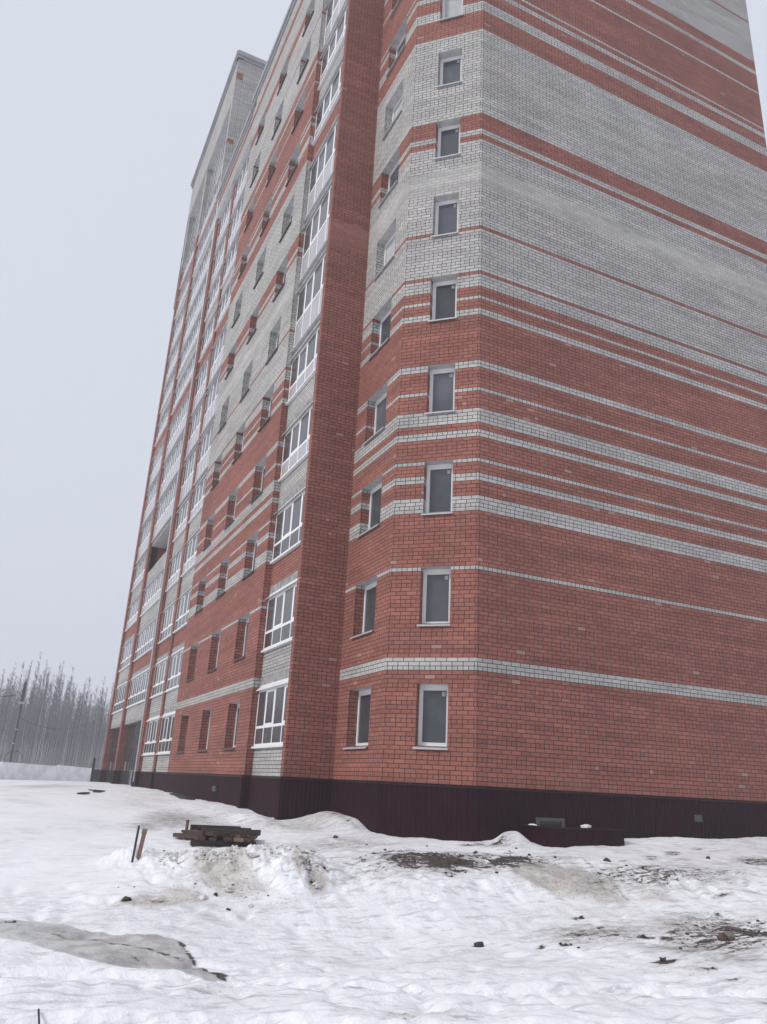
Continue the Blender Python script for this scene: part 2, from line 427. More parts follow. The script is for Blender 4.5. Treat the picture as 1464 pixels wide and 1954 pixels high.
TAN = [(1060, 1670, 70, 26, 1.0), (1120, 1690, 60, 22, .9), (1160, 1715, 60, 12, .6), (1250, 1712, 40, 14, .5), (1010, 1655, 40, 14, .8), (420, 1665, 60, 34, .75), (300, 1716, 70, 10, .85), (350, 1705, 60, 14, .6), (460, 1690, 60, 24, .6), (570, 1665, 18, 14, .8), (605, 1685, 22, 16, .8), (350, 1645, 26, 14, .6), (500, 1655, 40, 16, .4),
 (520, 1725, 60, 14, .4), (860, 1690, 90, 22, .3), (1130, 1740, 120, 24, .35), (1300, 1770, 110, 22, .45), (1350, 1700, 120, 30, .25), (470, 1560, 90, 12, .35), (620, 1575, 90, 10, .4), (430, 1608, 70, 9, .4), (650, 1610, 200, 10, .35), (1300, 1850, 140, 16, .35), (800, 1935, 120, 6, .4), (400, 1893, 80, 5, .35), (310, 1570, 60, 14, .3), (110, 1500, 80, 5, .5)]
ICE = [(1150, 1780, 130, 14, .5), (1300, 1810, 120, 16, .6), (1400, 1830, 90, 20, .5), (840, 1650, 110, 22, .5), (330, 1565, 70, 16, .6), (560, 1580, 160, 12, .5), (280, 1580, 40, 12, .5), (1000, 1860, 200, 5, .25), (650, 1870, 160, 6, .35), (1200, 1900, 160, 5, .3), (700, 1600, 200, 12, .35), (560, 1905, 120, 4, .3)]
def stains(L, x, y):
    s = np.zeros_like(x)
    for px, py, rx, ry, k in L:
        c = np.array(gp(px, py)); a = np.array(gp(px + rx, py)) - c; b = np.array(gp(px, py + ry)) - c
        D = np.linalg.det(np.stack([a, b], 1))
        if abs(D) < 1e-9: continue
        u = ((x - c[0]) * b[1] - (y - c[1]) * b[0]) / D; v = (-(x - c[0]) * a[1] + (y - c[1]) * a[0]) / D
        s = np.maximum(s, k * np.exp(-(u * u + v * v) ** 1.3 * .7))
    return s

SLAB = [(-40, 1752), (120, 1765), (230, 1785), (330, 1795), (355, 1815), (425, 1867), (395, 1868), (300, 1850), (170, 1833), (60, 1802), (-40, 1788)]
LINES = [([(336, 1798), (356, 1815), (385, 1838), (422, 1866)], .03, .8), ([(398, 1858), (424, 1867)], .05, 1.0), ([(100, 1783), (160, 1792), (215, 1806), (300, 1815), (350, 1826)], .03, .75), ([(255, 1828), (285, 1840)], .03, .6),
         ([(-10, 1761), (20, 1763), (40, 1767)], .06, .6), ([(150, 1524), (180, 1513), (205, 1510)], .06, .7), ([(80, 1500), (150, 1492)], .10, .4), ([(0, 1518), (60, 1505), (140, 1494)], .25, .30),
         ([(0, 1875), (200, 1885), (400, 1895), (560, 1915), (700, 1925), (900, 1945), (1000, 1955)], .035, .45), ([(480, 1880), (600, 1898), (760, 1893), (1000, 1890), (1250, 1905), (1464, 1912)], .05, .33),
         ([(1115, 1640), (1140, 1660), (1175, 1690), (1200, 1718)], .05, .55), ([(1090, 1675), (1130, 1685), (1140, 1700)], .04, .4), ([(690, 1590), (850, 1600), (980, 1618)], .10, .45), ([(520, 1558), (600, 1572), (700, 1592)], .12, .45)]
def poly_field(P, x, y):
    W = np.array([gp(*p) for p in P]); ins = np.zeros(x.shape, bool); dm = np.full(x.shape, 1e9)
    for (x0, y0), (x1, y1) in zip(W, np.roll(W, -1, 0)):
        c = ((y0 > y) != (y1 > y)) & (x < (x1 - x0) * (y - y0) / (y1 - y0 + 1e-12) + x0); ins ^= c
        dm = np.minimum(dm, seg_dist(x, y, x0, y0, x1, y1))
    return np.where(ins, dm, -dm)
def seg_dist(x, y, x0, y0, x1, y1):
    dx, dy = x1 - x0, y1 - y0; t = np.clip(((x - x0) * dx + (y - y0) * dy) / (dx * dx + dy * dy + 1e-12), 0, 1)
    return np.hypot(x - x0 - t * dx, y - y0 - t * dy)
def line_field(x, y):
    s = np.zeros_like(x)
    for P, r, k in LINES:
        W = [gp(*p) for p in P]; d = np.full(x.shape, 1e9)
        for a, b in zip(W, W[1:]): d = np.minimum(d, seg_dist(x, y, *a, *b))
        s = np.maximum(s, k * np.exp(-(d / r) ** 2 * .7))
    return s
def make_ground():
    az = np.concatenate([np.linspace(-180, -12, 60, endpoint=False), np.linspace(-12, 62, 900, endpoint=False), np.linspace(62, 180, 50, endpoint=False)])
    az = np.radians(az)
    rr = np.concatenate([np.linspace(.3, 4, 14, endpoint=False), np.geomspace(4, 75, 620, endpoint=False), np.geomspace(75, 640, 34)])
    A, RR = np.meshgrid(az, rr)
    X = np.sin(A) * RR; Y = np.cos(A) * RR
    Z = hfull(X, Y)
    near = (RR < 16)
    zz = Z.copy(); zz[near] += hdips(X[near], Y[near]); Z = zz
    nr, na = X.shape
    V = np.stack([X, Y, Z], -1).reshape(-1, 3)
    V = np.vstack([V, [[0, 0, -1.75]]])
    me = bpy.data.meshes.new('snow_ground')
    i = np.arange(nr - 1)[:, None] * na; j = np.arange(na)[None, :]; j2 = (j + 1) % na
    F = np.stack([i + j, i + na + j, i + na + j2, i + j2], -1).reshape(-1, 4)
    F = F[:, ::-1]
    c = len(V) - 1
    tri = np.stack([np.full(na, c), np.arange(na), (np.arange(na) + 1) % na], -1)[:, ::-1]
    me.vertices.add(len(V)); me.vertices.foreach_set('co', V.ravel())
    nl = F.size + tri.size
    me.loops.add(nl); me.loops.foreach_set('vertex_index', np.concatenate([F.ravel(), tri.ravel()]).astype(np.int32))
    me.polygons.add(len(F) + len(tri))
    ls = np.concatenate([np.arange(len(F)) * 4, F.size + np.arange(len(tri)) * 3]).astype(np.int32)
    me.polygons.foreach_set('loop_start', ls)
    me.update(calc_edges=True)
    me.polygons.foreach_set('use_smooth', [True] * len(me.polygons))
    if me.polygons[len(F) // 2].normal.z < 0: me.flip_normals()
    x, y = V[:, 0], V[:, 1]; RRf = np.hypot(x, y)
    for nm, L in (('dirt', DARK), ('tan', TAN), ('ice', ICE)):
        at = me.attributes.new(nm, 'FLOAT', 'POINT')
        val = stains(L, x, y)
        if nm == 'dirt': val = np.maximum(val, line_field(x, y) * (RRf < 60))
        if nm == 'ice': val = np.maximum(val, 1.25 * np.clip((poly_field(SLAB, x, y) + .05 * fbm(x * 5, y * 5, 3)) / .07 + .5, 0, 1))
        at.data.foreach_set('value', val.astype(np.float32))
    ca = me.attributes.new('calm', 'FLOAT', 'POINT'); ca.data.foreach_set('value', calm_f(x, y).astype(np.float32))
    mt, t, p = new_mat('snow')
    N = NB(t)
    pos = N.n('ShaderNodeNewGeometry').outputs['Position']
    at = lambda n: N.n('ShaderNodeAttribute', attribute_name=n).outputs['Fac']
    # snow grain streaks run across the slope
    n1 = N.noise(pos, 3.0, 5, .6); n2 = N.noise(pos, 11, 4, .65); n3 = N.noise(pos, .6, 3)
    mp = N.n('ShaderNodeMapping'); t.links.new(pos, mp.inputs[0]); mp.inputs['Rotation'].default_value = (0, 0, R(25)); mp.inputs['Scale'].default_value = (1.2, 4.5, 1)
    ns = N.noise(mp.outputs[0], 2.2, 5, .65)
    base = N.mix(N.ramp(n3, .3, .7), (.88, .88, .895), (.80, .80, .815))
    base = N.mix(N.math('MULTIPLY', N.ramp(ns, .50, .68, 0, .8), N.math('SUBTRACT', 1.0, N.math('MULTIPLY', at('calm'), .6))), base, (.54, .54, .555))
    base = N.mix(N.math('MULTIPLY', N.ramp(n3, .5, .7), N.ramp(n1, .45, .62, 0, .5)), base, (.50, .49, .49))
    icef = N.math('MULTIPLY', at('ice'), N.math('ADD', -.05, N.math('MULTIPLY', N.math('ADD', ns, N.math('MULTIPLY', n2, .5)), 1.75)))
    base = N.mix(N.ramp(icef, .25, .95, 0, .9), base, N.mix(N.ramp(n1, .35, .65), (.33, .32, .31), (.55, .545, .54)))
    tanf = N.math('MULTIPLY', at('tan'), N.math('ADD', -.12, N.math('MULTIPLY', N.math('ADD', n1, N.math('MULTIPLY', n2, .6)), 1.9)))
    base = N.mix(N.ramp(tanf, .25, .95, 0, .85), base, N.mix(N.ramp(n2, .35, .65), (.42, .37, .32), (.60, .57, .53)))
    # fine grit wherever there is tan
    grit = N.math('MULTIPLY', N.ramp(N.noise(pos, 26, 3), .60, .66), N.ramp(tanf, .2, .7))
    grit2 = N.math('MULTIPLY', N.ramp(N.noise(pos, 16, 3), .70, .75), .5)
    base = N.mix(N.math('MULTIPLY', grit, .7), base, (.09, .075, .06))
    base = N.mix(N.math('MULTIPLY', grit2, N.ramp(at('ice'), 0, .6)), base, (.12, .10, .09))
    # mud: blotches and streaks inside the stained places
    mn = N.math('ADD', N.math('MULTIPLY', ns, .9), N.math('MULTIPLY', n2, .75))
    n5 = N.noise(pos, 24, 4, .7)
    mn = N.math('ADD', N.math('MULTIPLY', N.math('SUBTRACT', ns, .5), 2.6), N.math('MULTIPLY', N.math('SUBTRACT', n2, .5), 1.8))
    mn = N.math('ADD', .92, N.math('ADD', mn, N.math('MULTIPLY', N.math('SUBTRACT', n5, .5), 1.2)))
    df = N.math('MULTIPLY', at('dirt'), mn)
    dm = N.ramp(df, .50, .66)
    soft = N.ramp(df, .12, .60, 0, .5)
    base = N.mix(soft, base, (.26, .24, .225))
    base = N.mix(N.math('MULTIPLY', dm, .95), base, N.mix(N.ramp(n2, .35, .7), (.028, .021, .018), (.085, .068, .06)))
    t.links.new(base, p.inputs['Base Color'])
    wet = N.math('MAXIMUM', N.ramp(icef, .3, .9), dm)
    t.links.new(N.math('SUBTRACT', .75, N.math('MULTIPLY', wet, .35)), p.inputs['Roughness'])
    p.inputs['Specular IOR Level'].default_value = .3
    h = N.math('ADD', N.math('MULTIPLY', n1, .070), N.math('MULTIPLY', n2, .026))
    h = N.math('ADD', h, N.math('MULTIPLY', N.noise(pos, 45, 3, .7), .004))
    h = N.math('ADD', h, N.math('MULTIPLY', ns, .045))
    h = N.math('MULTIPLY', h, N.math('SUBTRACT', 1.0, N.math('MULTIPLY', at('calm'), .72)))
    t.links.new(N.bump(h, .62, 1.0), p.inputs['Normal'])
    me.materials.append(mt)
    o = bpy.data.objects.new('snow_ground', me); col.objects.link(o)
    tag(o, kind='structure')
    return o
ground = make_ground()

# ---------------------------------------------------------------- the apartment building
WHITE = [(25, 28), (49, 50), (64, 68), (72, 74), (77, 78), (84, 86), (88, 92), (97, 98), (104, 106), (120, 122), (125, 126), (129, 133), (134, 148), (149, 180),
         (182, 184), (190, 224), (232, 236), (241, 243), (245, 246), (263, 264), (273, 275), (280, 301), (302, 323), (329, 346), (351, 403), (407, 460), (466, 600)]
def bandcol(z):
    k = z * 10
    return 1 if any(a <= k < b for a, b in WHITE) else 0
CUTS = sorted({c / 10 for ab in WHITE for c in ab})
XW, XG, YR = 6.72, 6.95, 15.445      # facade plane, glazing plane, gable plane
PA, PB = (9.6686, YR), (8.083, 16.9425)
YC, YG, YH, YE = 19.79, 23.25, 34.49, 57.4
BASE = (6.72, 19.79, -1.3)
bld = empty('apartment_building', BASE, label='tall new apartment block of red and white striped brick with dark plum plinth', cat='building')
BM = [M['red'], M['white'], M['plaster'], M['lintel']]

def wall(mb, P0, P1, z0, z1, holes=(), depth=.25, colf=bandcol, u0=0., reveal=True):
    """brick wall; P0 is the left end seen from outside. holes: (ua, ub, za, zb)"""
    P0 = Vector((*P0, 0)); P1 = Vector((*P1, 0)); L = (P1 - P0).length; d = (P1 - P0) / L
    nrm = Vector((d.y, -d.x, 0))
    us = sorted({0., L} | {h[0] for h in holes} | {h[1] for h in holes})
    zs = sorted({z0, z1} | {c for c in CUTS if z0 < c < z1} | {h[2] for h in holes} | {h[3] for h in holes})
    pt = lambda u, z, n=0.: P0 + d * u + nrm * n + Vector((0, 0, z))
    for a, b in zip(us, us[1:]):
        run = None
        for c, e in list(zip(zs, zs[1:])) + [(None, None)]:
            if c is not None:
                um, zm = (a + b) / 2, (c + e) / 2
                inside = any(h[0] < um < h[1] and h[2] < zm < h[3] for h in holes)
                mi = None if inside else colf(zm)
            else: mi = None; c = zs[-1]; inside = True
            if run and run[2] == mi and mi is not None: run[1] = e; continue
            if run and run[2] is not None:
                mb.quad(pt(a, run[0]), pt(b, run[0]), pt(b, run[1]), pt(a, run[1]), run[2], [(u0 + a, run[0]), (u0 + b, run[0]), (u0 + b, run[1]), (u0 + a, run[1])])
            run = [c, e, mi]
    if reveal:
        for ua, ub, za, zb in holes:
            zz = [za] + [c for c in CUTS if za < c < zb] + [zb]
            for c, e in zip(zz, zz[1:]):
                mi = colf((c + e) / 2)
                mb.quad(pt(ua, c), pt(ua, c, -depth), pt(ua, e, -depth), pt(ua, e), mi, [(0, c), (depth, c), (depth, e), (0, e)])
                mb.quad(pt(ub, c, -depth), pt(ub, c), pt(ub, e), pt(ub, e, -depth), mi, [(0, c), (depth, c), (depth, e), (0, e)])
            mb.quad(pt(ua, zb), pt(ua, zb, -depth), pt(ub, zb, -depth), pt(ub, zb), 2)
            mb.quad(pt(ua, za, -depth), pt(ua, za), pt(ub, za), pt(ub, za, -depth), 3)
            mb.quad(pt(ua, za, -depth - .05), pt(ub, za, -depth - .05), pt(ub, zb, -depth - .05), pt(ua, zb, -depth - .05), 3)

FLO = [2.8 * n for n in range(12)]
TOP = 36.4
ZTOPW = 33.6
RED = lambda z: 0
WHT = lambda z: 1
mb = MB()
# long facade between the loggias, the wall above the first loggia
WY = [24.50, 28.10, 31.70]
holes = [(YH - y - 1.35, YH - y, f + .8, f + 2.2) for y in WY for f in FLO]
wall(mb, (XW, YH), (XW, YG), 0, TOP, holes, depth=.33)
wall(mb, (XW, YG), (XW, YC), ZTOPW, TOP, u0=YH - YG)
wall(mb, (XW, YG), (XG + 1.2, YG), 0, ZTOPW)
wall(mb, (XW, YC + .21), (XW, YC), 0, ZTOPW, colf=RED)
wall(mb, (XG + .1, YC + .21), (XW, YC + .21), 0, ZTOPW, colf=RED)
# pier face, recessed wing, splayed corner, gable
wall(mb, (XW, YC), (8.083, YC), 0, TOP, colf=RED, u0=.1)
wall(mb, (8.083, YC), PB, 0, TOP, [(YC - 19.07, YC - 17.72, f + .8, f + 2.2) for f in FLO], depth=.33)
LAB = math.dist(PA, PB)
wall(mb, PB, PA, 0, TOP, [(LAB - 1.40, LAB - .65, f + .8, f + 2.2) for f in FLO], depth=.31)
wall(mb, PA, (22.45, YR), 0, TOP)
wall(mb, (22.45, YR), (22.45, YE), 0, TOP)
wall(mb, (22.45, YE), (XG, YE), 0, 35.6)
# pilasters
def box_brick(x0, x1, y0, y1, z0, z1, c): mb.box(x0, x1, y0, y1, z0, z1, c)
box_brick(6.86, 7.3, 38.4, 38.8, 0, ZTOPW, 0)
box_brick(6.775, 7.3, 42.30, 42.72, 0, 35.4, 0)
box_brick(6.84, 7.3, 42.73, 43.36, 0, 35.6, 1)
wall(mb, (XW, 43.36), (XW, 42.9), 35.6, 44.3, colf=bandcol)
wall(mb, (7.3, 43.36), (XW, 43.36), 35.6, 44.3, colf=WHT)
box_brick(6.80, 7.35, 50.50, 51.20, 0, 38.1, 0); box_brick(6.80, 7.35, 50.50, 51.20, 38.1, 44.3, 1)
box_brick(6.80, 7.35, 56.75, YE, 0, 39.3, 0); box_brick(6.80, 7.35, 56.75, YE, 39.3, 44.3, 1)
# wall above the far loggias, top floor of the taller end
wall(mb, (XW, 42.9), (XW, YH), ZTOPW, 35.6)
mb.quad((XW, YH, 33.6), (XW, 42.9, 33.6), (XG, 42.9, 33.6), (XG, YH, 33.6), 2)
mb.quad((XW, YC, 33.6), (XW, YG, 33.6), (XG, YG, 33.6), (XG, YC, 33.6), 2)
mb.quad((XW, YH, 35.6), (XW, YH, 36.4), (12, YH, 36.4), (12, YH, 35.6), 1, [(0, 35.6), (0, 36.4), (5, 36.4), (5, 35.6)])
wall(mb, (XW, YE), (XW, 42.9), 44.3, 48.2, colf=WHT)
wall(mb, (XW, 42.9), (XW + .45, 42.9), 35.6, 48.2)
wall(mb, (XW + .45, 42.9), (18, 42.9), 35.6, 48.2, colf=WHT, u0=.55)
wall(mb, (18, 42.9), (18, YE), 35.6, 48.2)
wall(mb, (18, YE), (XW, YE), 35.6, 48.2)
mb.quad((XW, 42.9, 44.3), (XW, YE, 44.3), (7.6, YE, 44.3), (7.6, 42.9, 44.3), 2)

# loggia bays: spandrel W / R, T = floor-to-ceiling glazing, O = open balcony, S = shop front
BAYS = [(20.0, 23.25, 'WWRWWTTTRWTT', 0), (34.49, 38.4, 'WWRWWTTTRWTT', 1), (38.8, 42.3, 'WWRWWTTTRWTT', 1),
        (43.36, 50.5, 'SWRWOTTTRWTTWRX', 2), (51.2, 56.75, 'SWWRWTTTRWTTWRX', 2)]
for y0, y1, pat, kind in BAYS:
    for n, k in enumerate(pat):
        f = 2.8 * n
        if k == 'X':
            mb.box(XG, 7.6, y0, y1, f, f + .15, 3); continue
        if k in 'WRO':
            cf = RED if k == 'R' else WHT
            wall(mb, (XG, y1), (XG, y0), f, f + .74 if k != 'O' else f + .8, colf=cf)
            if k == 'O':
                wall(mb, (XG + .12, y1), (XG + .12, y0), f, f + .8, colf=WHT)
                mb.quad((XG, y0, f + .8), (XG + .12, y0, f + .8), (XG + .12, y1, f + .8), (XG, y1, f + .8), 3)
        # lintel
        if k != 'S':
            wall_z0 = f + 2.56
            mb.quad((XG, y1, wall_z0), (XG, y0, wall_z0), (XG, y0, f + 2.8), (XG, y1, f + 2.8), 3)
        else:
            mb.box(XG, 7.6, y0, y1, 2.6, 2.8, 3)
        if k == 'O':   # recess of the open balcony
            a, b, c, d = (XG, y0), (XG + 1.4, y0), (XG + 1.4, y1), (XG, y1)
            za, zb = f, f + 2.56
            wall(mb, d, c, za, zb, colf=RED); wall(mb, c, b, za, zb, colf=RED); wall(mb, b, a, za, zb, colf=RED)
            mb.quad((XG, y0, zb), (XG, y1, zb), (XG + 1.4, y1, zb), (XG + 1.4, y0, zb), 2)
            mb.quad((XG, y0, za + .02), (XG + 1.4, y0, za + .02), (XG + 1.4, y1, za + .02), (XG, y1, za + .02), 3)
walls = mb.build('wall', BM, bld, off=BASE)
mb = MB()
mb.quad((XW, YC, 36.1), (22.4, YC, 36.1), (22.4, 42.9, 36.1), (XW, 42.9, 35.5)); mb.quad((8.1, 16.95, 36.1), (9.7, YR, 36.1), (22.4, YR, 36.1), (22.4, YC, 36.1)); mb.tri((8.1, 16.95, 36.1), (22.4, YC, 36.1), (8.1, YC, 36.1))
mb.build('roof', M['roof'], bld, off=BASE)

mb = MB(); mb.quad((XW, 42.9, 48.0), (18, 42.9, 48.0), (18, YE, 48.0), (XW, YE, 48.0)); mb.build('roof', M['roof'], bld, off=BASE)
mb = MB(); mb.quad((18, 42.9, 36.1), (22.4, 42.9, 36.1), (22.4, YE, 36.1), (18, YE, 36.1)); mb.build('roof', M['roof'], bld, off=BASE)
def cornice(pts, z, h=.28, o=.16):
    b = MB()
    for (x0, y0), (x1, y1) in zip(pts, pts[1:]):
        d = Vector((x1 - x0, y1 - y0)); d.normalize(); n = Vector((d.y, -d.x))
        q = []
        for (x, y), s in (((x0, y0), -1), ((x1, y1), 1)):
            e = d * s * o * .6
            q.append(((x + e.x - n.x * .3, y + e.y - n.y * .3), (x + e.x + n.x * o, y + e.y + n.y * o)))
        (a, b2), (c, d2) = q
        for z0, z1, k in ((z, z + h, 1.0), (z - .22, z, .45)):
            B2 = (a[0] + (b2[0] - a[0]) * (.3 + o * k) / (.3 + o), a[1] + (b2[1] - a[1]) * (.3 + o * k) / (.3 + o))
            D2 = (c[0] + (d2[0] - c[0]) * (.3 + o * k) / (.3 + o), c[1] + (d2[1] - c[1]) * (.3 + o * k) / (.3 + o))
            P = [(*a, z0), (*B2, z0), (*D2, z0), (*c, z0), (*a, z1), (*B2, z1), (*D2, z1), (*c, z1)]
            for f in ((0, 1, 2, 3), (4, 7, 6, 5), (1, 5, 6, 2), (0, 4, 5, 1), (3, 2, 6, 7), (0, 3, 7, 4)):
                b.quad(*[P[i] for i in f])
    return b
cornice([(XW, 35.0), (XW, YC), (8.083, YC), PB, PA, (22.45, YR), (22.45, YE)], 36.3).build('cornice', M['roof'], bld, off=BASE)
cornice([(XW, 42.85), (XW, 35.1)], 35.55).build('cornice', M['roof'], bld, off=BASE)
cornice([(XW, YE), (XW, 42.9), (18, 42.9)], 48.05, .35, .2).build('cornice', M['roof'], bld, off=BASE)

# corrugated plinth
def plinth_run(b, P0, P1, zt=-.02, zb=-1.9, off=.04, pitch=.115, ext=0.):
    P0 = Vector((*P0, 0)); P1 = Vector((*P1, 0)); d = (P1 - P0).normalized(); P0 = P0 - d * ext; P1 = P1 + d * ext; L = (P1 - P0).length; n = Vector((d.y, -d.x, 0))
    prof = [(0, 0), (.035, 0), (.05, .014), (.10, .014)]
    pts = []; k = 0
    while k * pitch < L:
        for u, h in prof:
            uu = k * pitch + u
            if uu < L: pts.append((uu, h))
        k += 1
    pts.append((L, 0))
    for (u0, h0), (u1, h1) in zip(pts, pts[1:]):
        a = P0 + d * u0 + n * (off + h0); c = P0 + d * u1 + n * (off + h1)
        b.quad((a.x, a.y, zb), (c.x, c.y, zb), (c.x, c.y, zt), (a.x, a.y, zt))
def capr(b, P0, P1, e0=.07, e1=.07):
    P0 = Vector((*P0, 0)); P1 = Vector((*P1, 0)); d = (P1 - P0).normalized(); n = Vector((d.y, -d.x, 0))
    A = P0 - d * e0; B = P1 + d * e1
    for n0, n1, z0, z1 in ((-.01, .075, -.06, -.003),):
        P = [A + n * n0, A + n * n1, B + n * n1, B + n * n0]
        lo = [(p.x, p.y, z0) for p in P]; hi = [(p.x, p.y, z1 - (.02 if i in (1, 2) else 0)) for i, p in enumerate(P)]
        V = lo + hi
        for f in ((0, 3, 2, 1), (4, 5, 6, 7), (1, 2, 6, 5), (0, 1, 5, 4), (2, 3, 7, 6)):
            b.quad(*[V[i] for i in f])
b = MB(); c = MB()
RUNS = [((XW, YH), (XW, YG), 0), ((XW, YG), (XG, YG), 0), ((XG, YG), (XG, YC + .2), -.04), ((XW, YC), (8.083, YC), 0), ((8.083, YC), PB, 0), (PB, PA, 0), (PA, (22.45, YR), 0), ((22.45, YR), (22.45, YE), 0),
        ((XG, 38.4), (XG, YH), 0), ((XG, 42.3), (XG, 38.8), 0), ((6.86, 38.8), (6.86, 38.4), 0), ((6.86, 38.4), (XG, 38.4), 0), ((6.775, 43.36), (6.775, 42.3), 0), ((6.775, 42.3), (XG, 42.3), 0),
        ((6.80, 51.2), (6.80, 50.5), 0), ((6.80, 50.5), (7.2, 50.5), 0), ((6.80, YE), (6.80, 56.75), 0), ((6.80, 56.75), (7.2, 56.75), 0), ((XW, YC + .2), (XW, YC), 0)]
for P0, P1, _ in RUNS:
    plinth_run(b, P0, P1, ext=.0 if _ else .045); capr(c, P0, P1, .0 if _ else .05, .0 if _ else .05)
b.build('plinth', M['plinth'], bld, off=BASE)
c.build('plinth_flashing', M['plinth_cap'], bld, off=BASE)

# vents in the plinth
for x0, x1, y0, y1, z in ((6.60, 6.66, 25.9, 26.3, -.52), (16.0, 16.22, 15.34, 15.39, -.55)):
    b = MB(); b.box(x0, x1, y0, y1, z, z + .16); b.build('plinth_vent', M['pole'], bld, off=BASE)
# window well against the gable: plum sheet box, basement window behind it
b = MB()
WX0, WX1, WY0 = 10.87, 12.98, 14.55
z0, z1 = -1.6, -.77
for q in (((WX0, WY0), (WX1, WY0)), ((WX0, YR), (WX0, WY0)), ((WX1, WY0), (WX1, YR))):
    plinth_run(b, q[0], q[1], z1, z0, .0, .4)
t_ = .07
b.box(WX0 + .001, WX1, WY0 + .02, WY0 + t_, z0, z1 - .004); b.box(WX0 + .02, WX0 + t_, WY0 + t_, YR - .05, z0, z1 - .004); b.box(WX1 - t_, WX1 - .02, WY0 + t_, YR - .05, z0, z1 - .004)
well = b.build('window_well', M['plinth'], bld, off=BASE)
b = MB()
b.box(WX0 - .04, WX1 + .04, WY0 - .04, WY0 + .1, z1 - .003, z1 + .025); b.box(WX0 - .04, WX0 + .1, WY0 + .1, YR - .06, z1 - .003, z1 + .025); b.box(WX1 - .1, WX1 + .04, WY0 + .1, YR - .06, z1 - .003, z1 + .025)
b.build('well_coping', M['plinth_cap'], well)
for c_ in [well.children[0]]: c_.location = (-BASE[0], -BASE[1], -BASE[2])
b = MB()
yf = YR - .075
b.box(11.22, 11.98, yf - .03, yf + .02, -.66, -.59); b.box(11.90, 11.98, yf - .03, yf + .02, -1.1, -.66); b.box(11.22, 11.29, yf - .03, yf + .02, -1.1, -.66)
bw = b.build('basement_window', plain('grey_frame', (.085, .087, .09), .6), bld, off=BASE)
b = MB(); b.quad((11.29, yf, -1.1), (11.90, yf, -1.1), (11.90, yf, -.66), (11.29, yf, -.66)); pn = b.build('pane', M['dglass'], bw); pn.location = (-BASE[0], -BASE[1], -BASE[2])
def snow_lump(b, cx, cy, z, rx, ry, h, seed=0, nseg=18):
    rg = random.Random(seed); ph = rg.uniform(0, 6)
    rings = 5; n = len(b.v)
    for i in range(rings):
        k = i / rings
        for j in range(nseg):
            a = 2 * math.pi * j / nseg
            w_ = 1 + .18 * math.sin(3 * a + ph) + .1 * math.sin(7 * a + ph * 2)
            rr_ = (1 - k) ** .6 * w_
            b.v.append((cx + math.cos(a) * rx * rr_, cy + math.sin(a) * ry * rr_, z + h * k * (1 + .2 * math.sin(2 * a + ph))))
    b.v.append((cx, cy, z + h))
    for i in range(rings - 1):
        for j in range(nseg):
            j2 = (j + 1) % nseg
            b.f.append((n + i * nseg + j, n + i * nseg + j2, n + (i + 1) * nseg + j2, n + (i + 1) * nseg + j)); b.m.append(0); b.uv.append([(0, 0)] * 4)
    for j in range(nseg):
        b.f.append((n + (rings - 1) * nseg + j, n + (rings - 1) * nseg + (j + 1) % nseg, len(b.v) - 1)); b.m.append(0); b.uv.append([(0, 0)] * 3)

# drainpipe beside the pale pilaster
b = MB(); b.beam((6.74, 42.74, -.5), (6.74, 42.74, 35.5), .055, sides=10)
b.build('drainpipe', M['galv'], bld, off=BASE)

# ---- window kinds. local frame: x right, -y outwards, z up, origin at the lower left corner of the opening on the wall face
def small_window(w, h, depth, sticker, sash=False, curtain=False):
    b = MB(); y0, y1 = depth - .06, depth + .01
    t = .075
    b.box(0, t, y0, y1, 0, h); b.box(w - t, w, y0, y1, 0, h); b.box(t, w - t, y0, y1, 0, t); b.box(t, w - t, y0, y1, h - t * 1.5, h)
    i = t - .002
    b.box(i, i + .02, y0 - .008, y0 + .02, i, h - t * 1.5); b.box(w - i - .02, w - i, y0 - .008, y0 + .02, i, h - t * 1.5)
    b.box(i + .02, w - i - .02, y0 - .008, y0 + .02, i, i + .02); b.box(i + .02, w - i - .02, y0 - .008, y0 + .02, h - t * 1.5 - .02, h - t * 1.5)
    fr = b.build('window', M['pvc'], bld)
    b = MB(); yg = depth - .03
    b.quad((t, yg, t), (w - t, yg, t), (w - t, yg, h - t * 1.5), (t, yg, h - t * 1.5))
    pn = b.build('pane', M['curtain'] if curtain else M['glass'], fr)
    b = MB()
    P = [(-.03, -.07, -.035), (w + .03, -.07, -.035), (w + .03, y0 - .001, .02), (-.03, y0 - .001, .02)]
    Q = [(x, y, z - .012) for x, y, z in P]
    b.quad(*P); b.quad(*Q[::-1]); b.quad(Q[0], Q[1], P[1], P[0]); b.quad(Q[3], Q[0], P[0], P[3]); b.quad(Q[1], Q[2], P[2], P[1])
    b.quad((-.03, -.07, -.075), (w + .03, -.07, -.075), (w + .03, -.07, -.04), (-.03, -.07, -.04)); b.quad((w + .03, -.068, -.075), (-.03, -.068, -.075), (-.03, -.068, -.04), (w + .03, -.068, -.04))
    b.build('sill', M['sheet'] if depth < .34 else M['pole'], fr)
    if sticker:
        b = MB(); sx = w - t - .14; sz = h - t * 1.5 - .15
        b.quad((sx, yg - .003, sz), (sx + .085, yg - .003, sz), (sx + .085, yg - .003, sz + .10), (sx, yg - .003, sz + .10))
        b.build('sticker', M['sticker'], fr)
    return fr
def put(proto, used, x, y, z, rz):
    o = proto if not used[0] else copy_tree(proto, bld)
    used[0] = True
    o.parent = bld
    o.location = (x - BASE[0], y - BASE[1], z - BASE[2]); o.rotation_euler = (0, 0, rz)
    return o
pw = small_window(1.35, 1.4, .345, False); us = [False]
for y in WY:
    for f in FLO: put(pw, us, XW, y + 1.35, f + .8, R(-90))
pw = small_window(1.35, 1.4, .33, False); us = [False]
